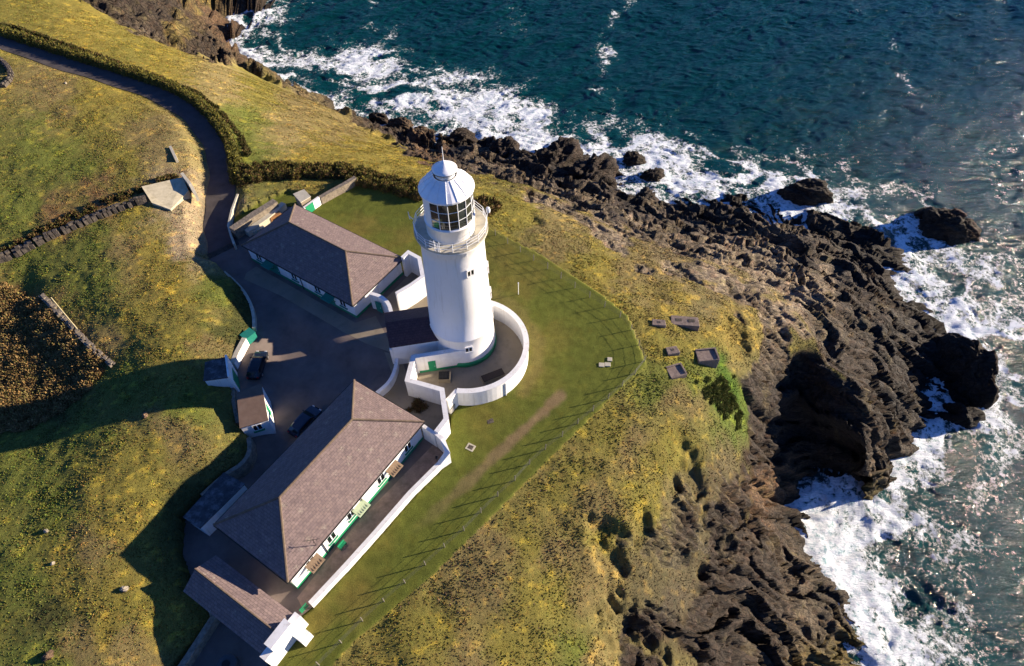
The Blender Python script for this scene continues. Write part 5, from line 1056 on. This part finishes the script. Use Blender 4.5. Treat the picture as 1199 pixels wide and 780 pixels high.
C, Rr = along([(0,26,5),(60,46,3.6),(130,69,2.4),(190,86,1.4),(235,106,1),(262,130,.7),(285,162,.3),(292,185,.2)], .7, .3, .55, .75, .25); leafy('hedge_bank', C, Rr, 18000, .18, [(c_d, .4), (c_b, .3), (c_g, .3)], 'lower ragged line of scrub on the seaward side of the lane hedge', 'hedge')
C, Rr = along([(262,262,1),(258,250,1)], .7, .3, .5, .6, .3)
# brown scrub at the left
C = []; Rr = []
SCR = P0([(-20,330),(40,348),(90,395),(125,428),(100,455),(60,480),(20,500),(-20,505)], 2)
xs = [p[0] for p in SCR]; ys = [p[1] for p in SCR]
for _ in range(1500):
    q = (random.uniform(min(xs), max(xs)), random.uniform(min(ys), max(ys)))
    if inpoly(np.array([q[0]]), np.array([q[1]]), SCR)[0]:
        s2 = random.uniform(.4, 1.0); C.append((*q, gz(*q) - .1)); Rr.append((s2, s2, s2 * .6))
leafy('scrub', C, Rr, 90000, .17, [((.25, .155, .06), .5), ((.19, .135, .06), .25), ((.17, .15, .05), .25)], kind='stuff')
C, Rr = along([(0,292,4),(60,262,4),(110,240,4),(160,222,4),(205,205,3.8)], .8, .6, .5, .5, .3); leafy('scrub', C, Rr, 14000, .18, [(c_b, .6), (c_g, .4)], kind='stuff')
for i, (x, y, z, s2, lab) in enumerate([(850,458,-4.5,1.9,'bright green leafy clump below the rimmed concrete base')]):
    C = []; Rr = []
    for _ in range(60):
        q = at(x + random.gauss(0, 13), y + random.gauss(0, 10) , z); C.append((*q, gz(*q) - .1)); r2 = random.uniform(.3, .7); Rr.append((r2, r2, r2 * .38))
    leafy('leafy_clump', C, Rr, 34000, .10, [((.10, .125, .03), .45), ((.14, .16, .04), .25), ((.16, .135, .045), .3)], lab, 'plant')

for x, y, z, n_, lab in [(489, 478, 0, 9, 'brown scrubby plant growing in the paved yard behind the zigzag wall'), (461, 318, 0, 9, 'brown weeds along the end wall of the far cottage'), (479, 308, 0, 6, 'dark brown bush in the corner of the small angular yard')]:
    C = []; Rr = []
    for _ in range(n_):
        q = at(x, y, z) + rng.normal(size=2) * .45; r2 = random.uniform(.25, .5); C.append((*q, 0)); Rr.append((r2, r2, r2 * .9))
    leafy('bush', C, Rr, 1300, .14, [((.12, .07, .03), .6), (c_b, .2), (c_g, .2)], lab, 'bush')
# grass tussocks over the rough turf, taking the turf's own colour
NT = 210000
tx_ = rng.uniform(-112, 75, NT * 4); ty_ = rng.uniform(8, 150, NT * 4)
jj = np.clip(np.searchsorted(gx, tx_) - 1, 0, nx - 1); ii = np.clip(np.searchsorted(gy, ty_) - 1, 0, ny - 1)
tz_ = ground_z(tx_, ty_); ppx, ppy = to_px(tx_, ty_, tz_)
ok = (rf[ii, jj] < .4) & ~lw[ii, jj] & ~hd[ii, jj] & (dr[ii, jj] > 2.6) & (tz_ > -26) & (ppx > -60) & (ppx < 1240) & (ppy > -40) & (ppy < 830)
patch = fbm(tx_ * .5, ty_ * .5, 3, 301); ok &= patch > rng.uniform(-.9, .5, len(tx_))
sel = np.flatnonzero(ok)[:NT]; nt_ = len(sel)
bx_, by_, bz_ = tx_[sel], ty_[sel], tz_[sel]; colr = BC[ii[sel], jj[sel]]
h = rng.uniform(.04, .10, nt_) * (1 + .5 * patch[sel]); wd = rng.uniform(.05, .12, nt_)
V_ = []; 
for k_ in range(3):
    a = rng.uniform(0, 2 * np.pi, nt_); l_ = rng.uniform(.3, 1.5, nt_) * h; la_ = rng.uniform(0, 2 * np.pi, nt_)
    V_.append(np.stack([np.stack([bx_ - np.cos(a) * wd, by_ - np.sin(a) * wd, bz_ - .04], -1), np.stack([bx_ + np.cos(a) * wd, by_ + np.sin(a) * wd, bz_ - .04], -1), np.stack([bx_ + np.cos(la_) * l_, by_ + np.sin(la_) * l_, bz_ + h], -1)], 1))
V_ = np.concatenate(V_, 0).reshape(-1, 3); pink = (rng.random(nt_) < .03) & (ppx[sel] > 450) & (ppy[sel] > 350)
colr = colr * rng.uniform(.9, 1.5, (nt_, 1)) * (1 + rng.uniform(-.25, .25, (nt_, 3))); colr[pink] = (.28, .16, .14)
cc_ = np.tile(np.repeat(np.concatenate([colr, np.ones((nt_, 1))], 1), 3, 0), (3, 1))
tag(fastmesh('grass', V_, np.arange(len(V_)).reshape(-1, 3), LEAF, {'base': ('FLOAT_COLOR', cc_)}), 'rough tussocky grass over the headland turf', 'grass', None, 'stuff')
print('tufts', nt_, 'terrain', TZ.size, 'sea', len(u))
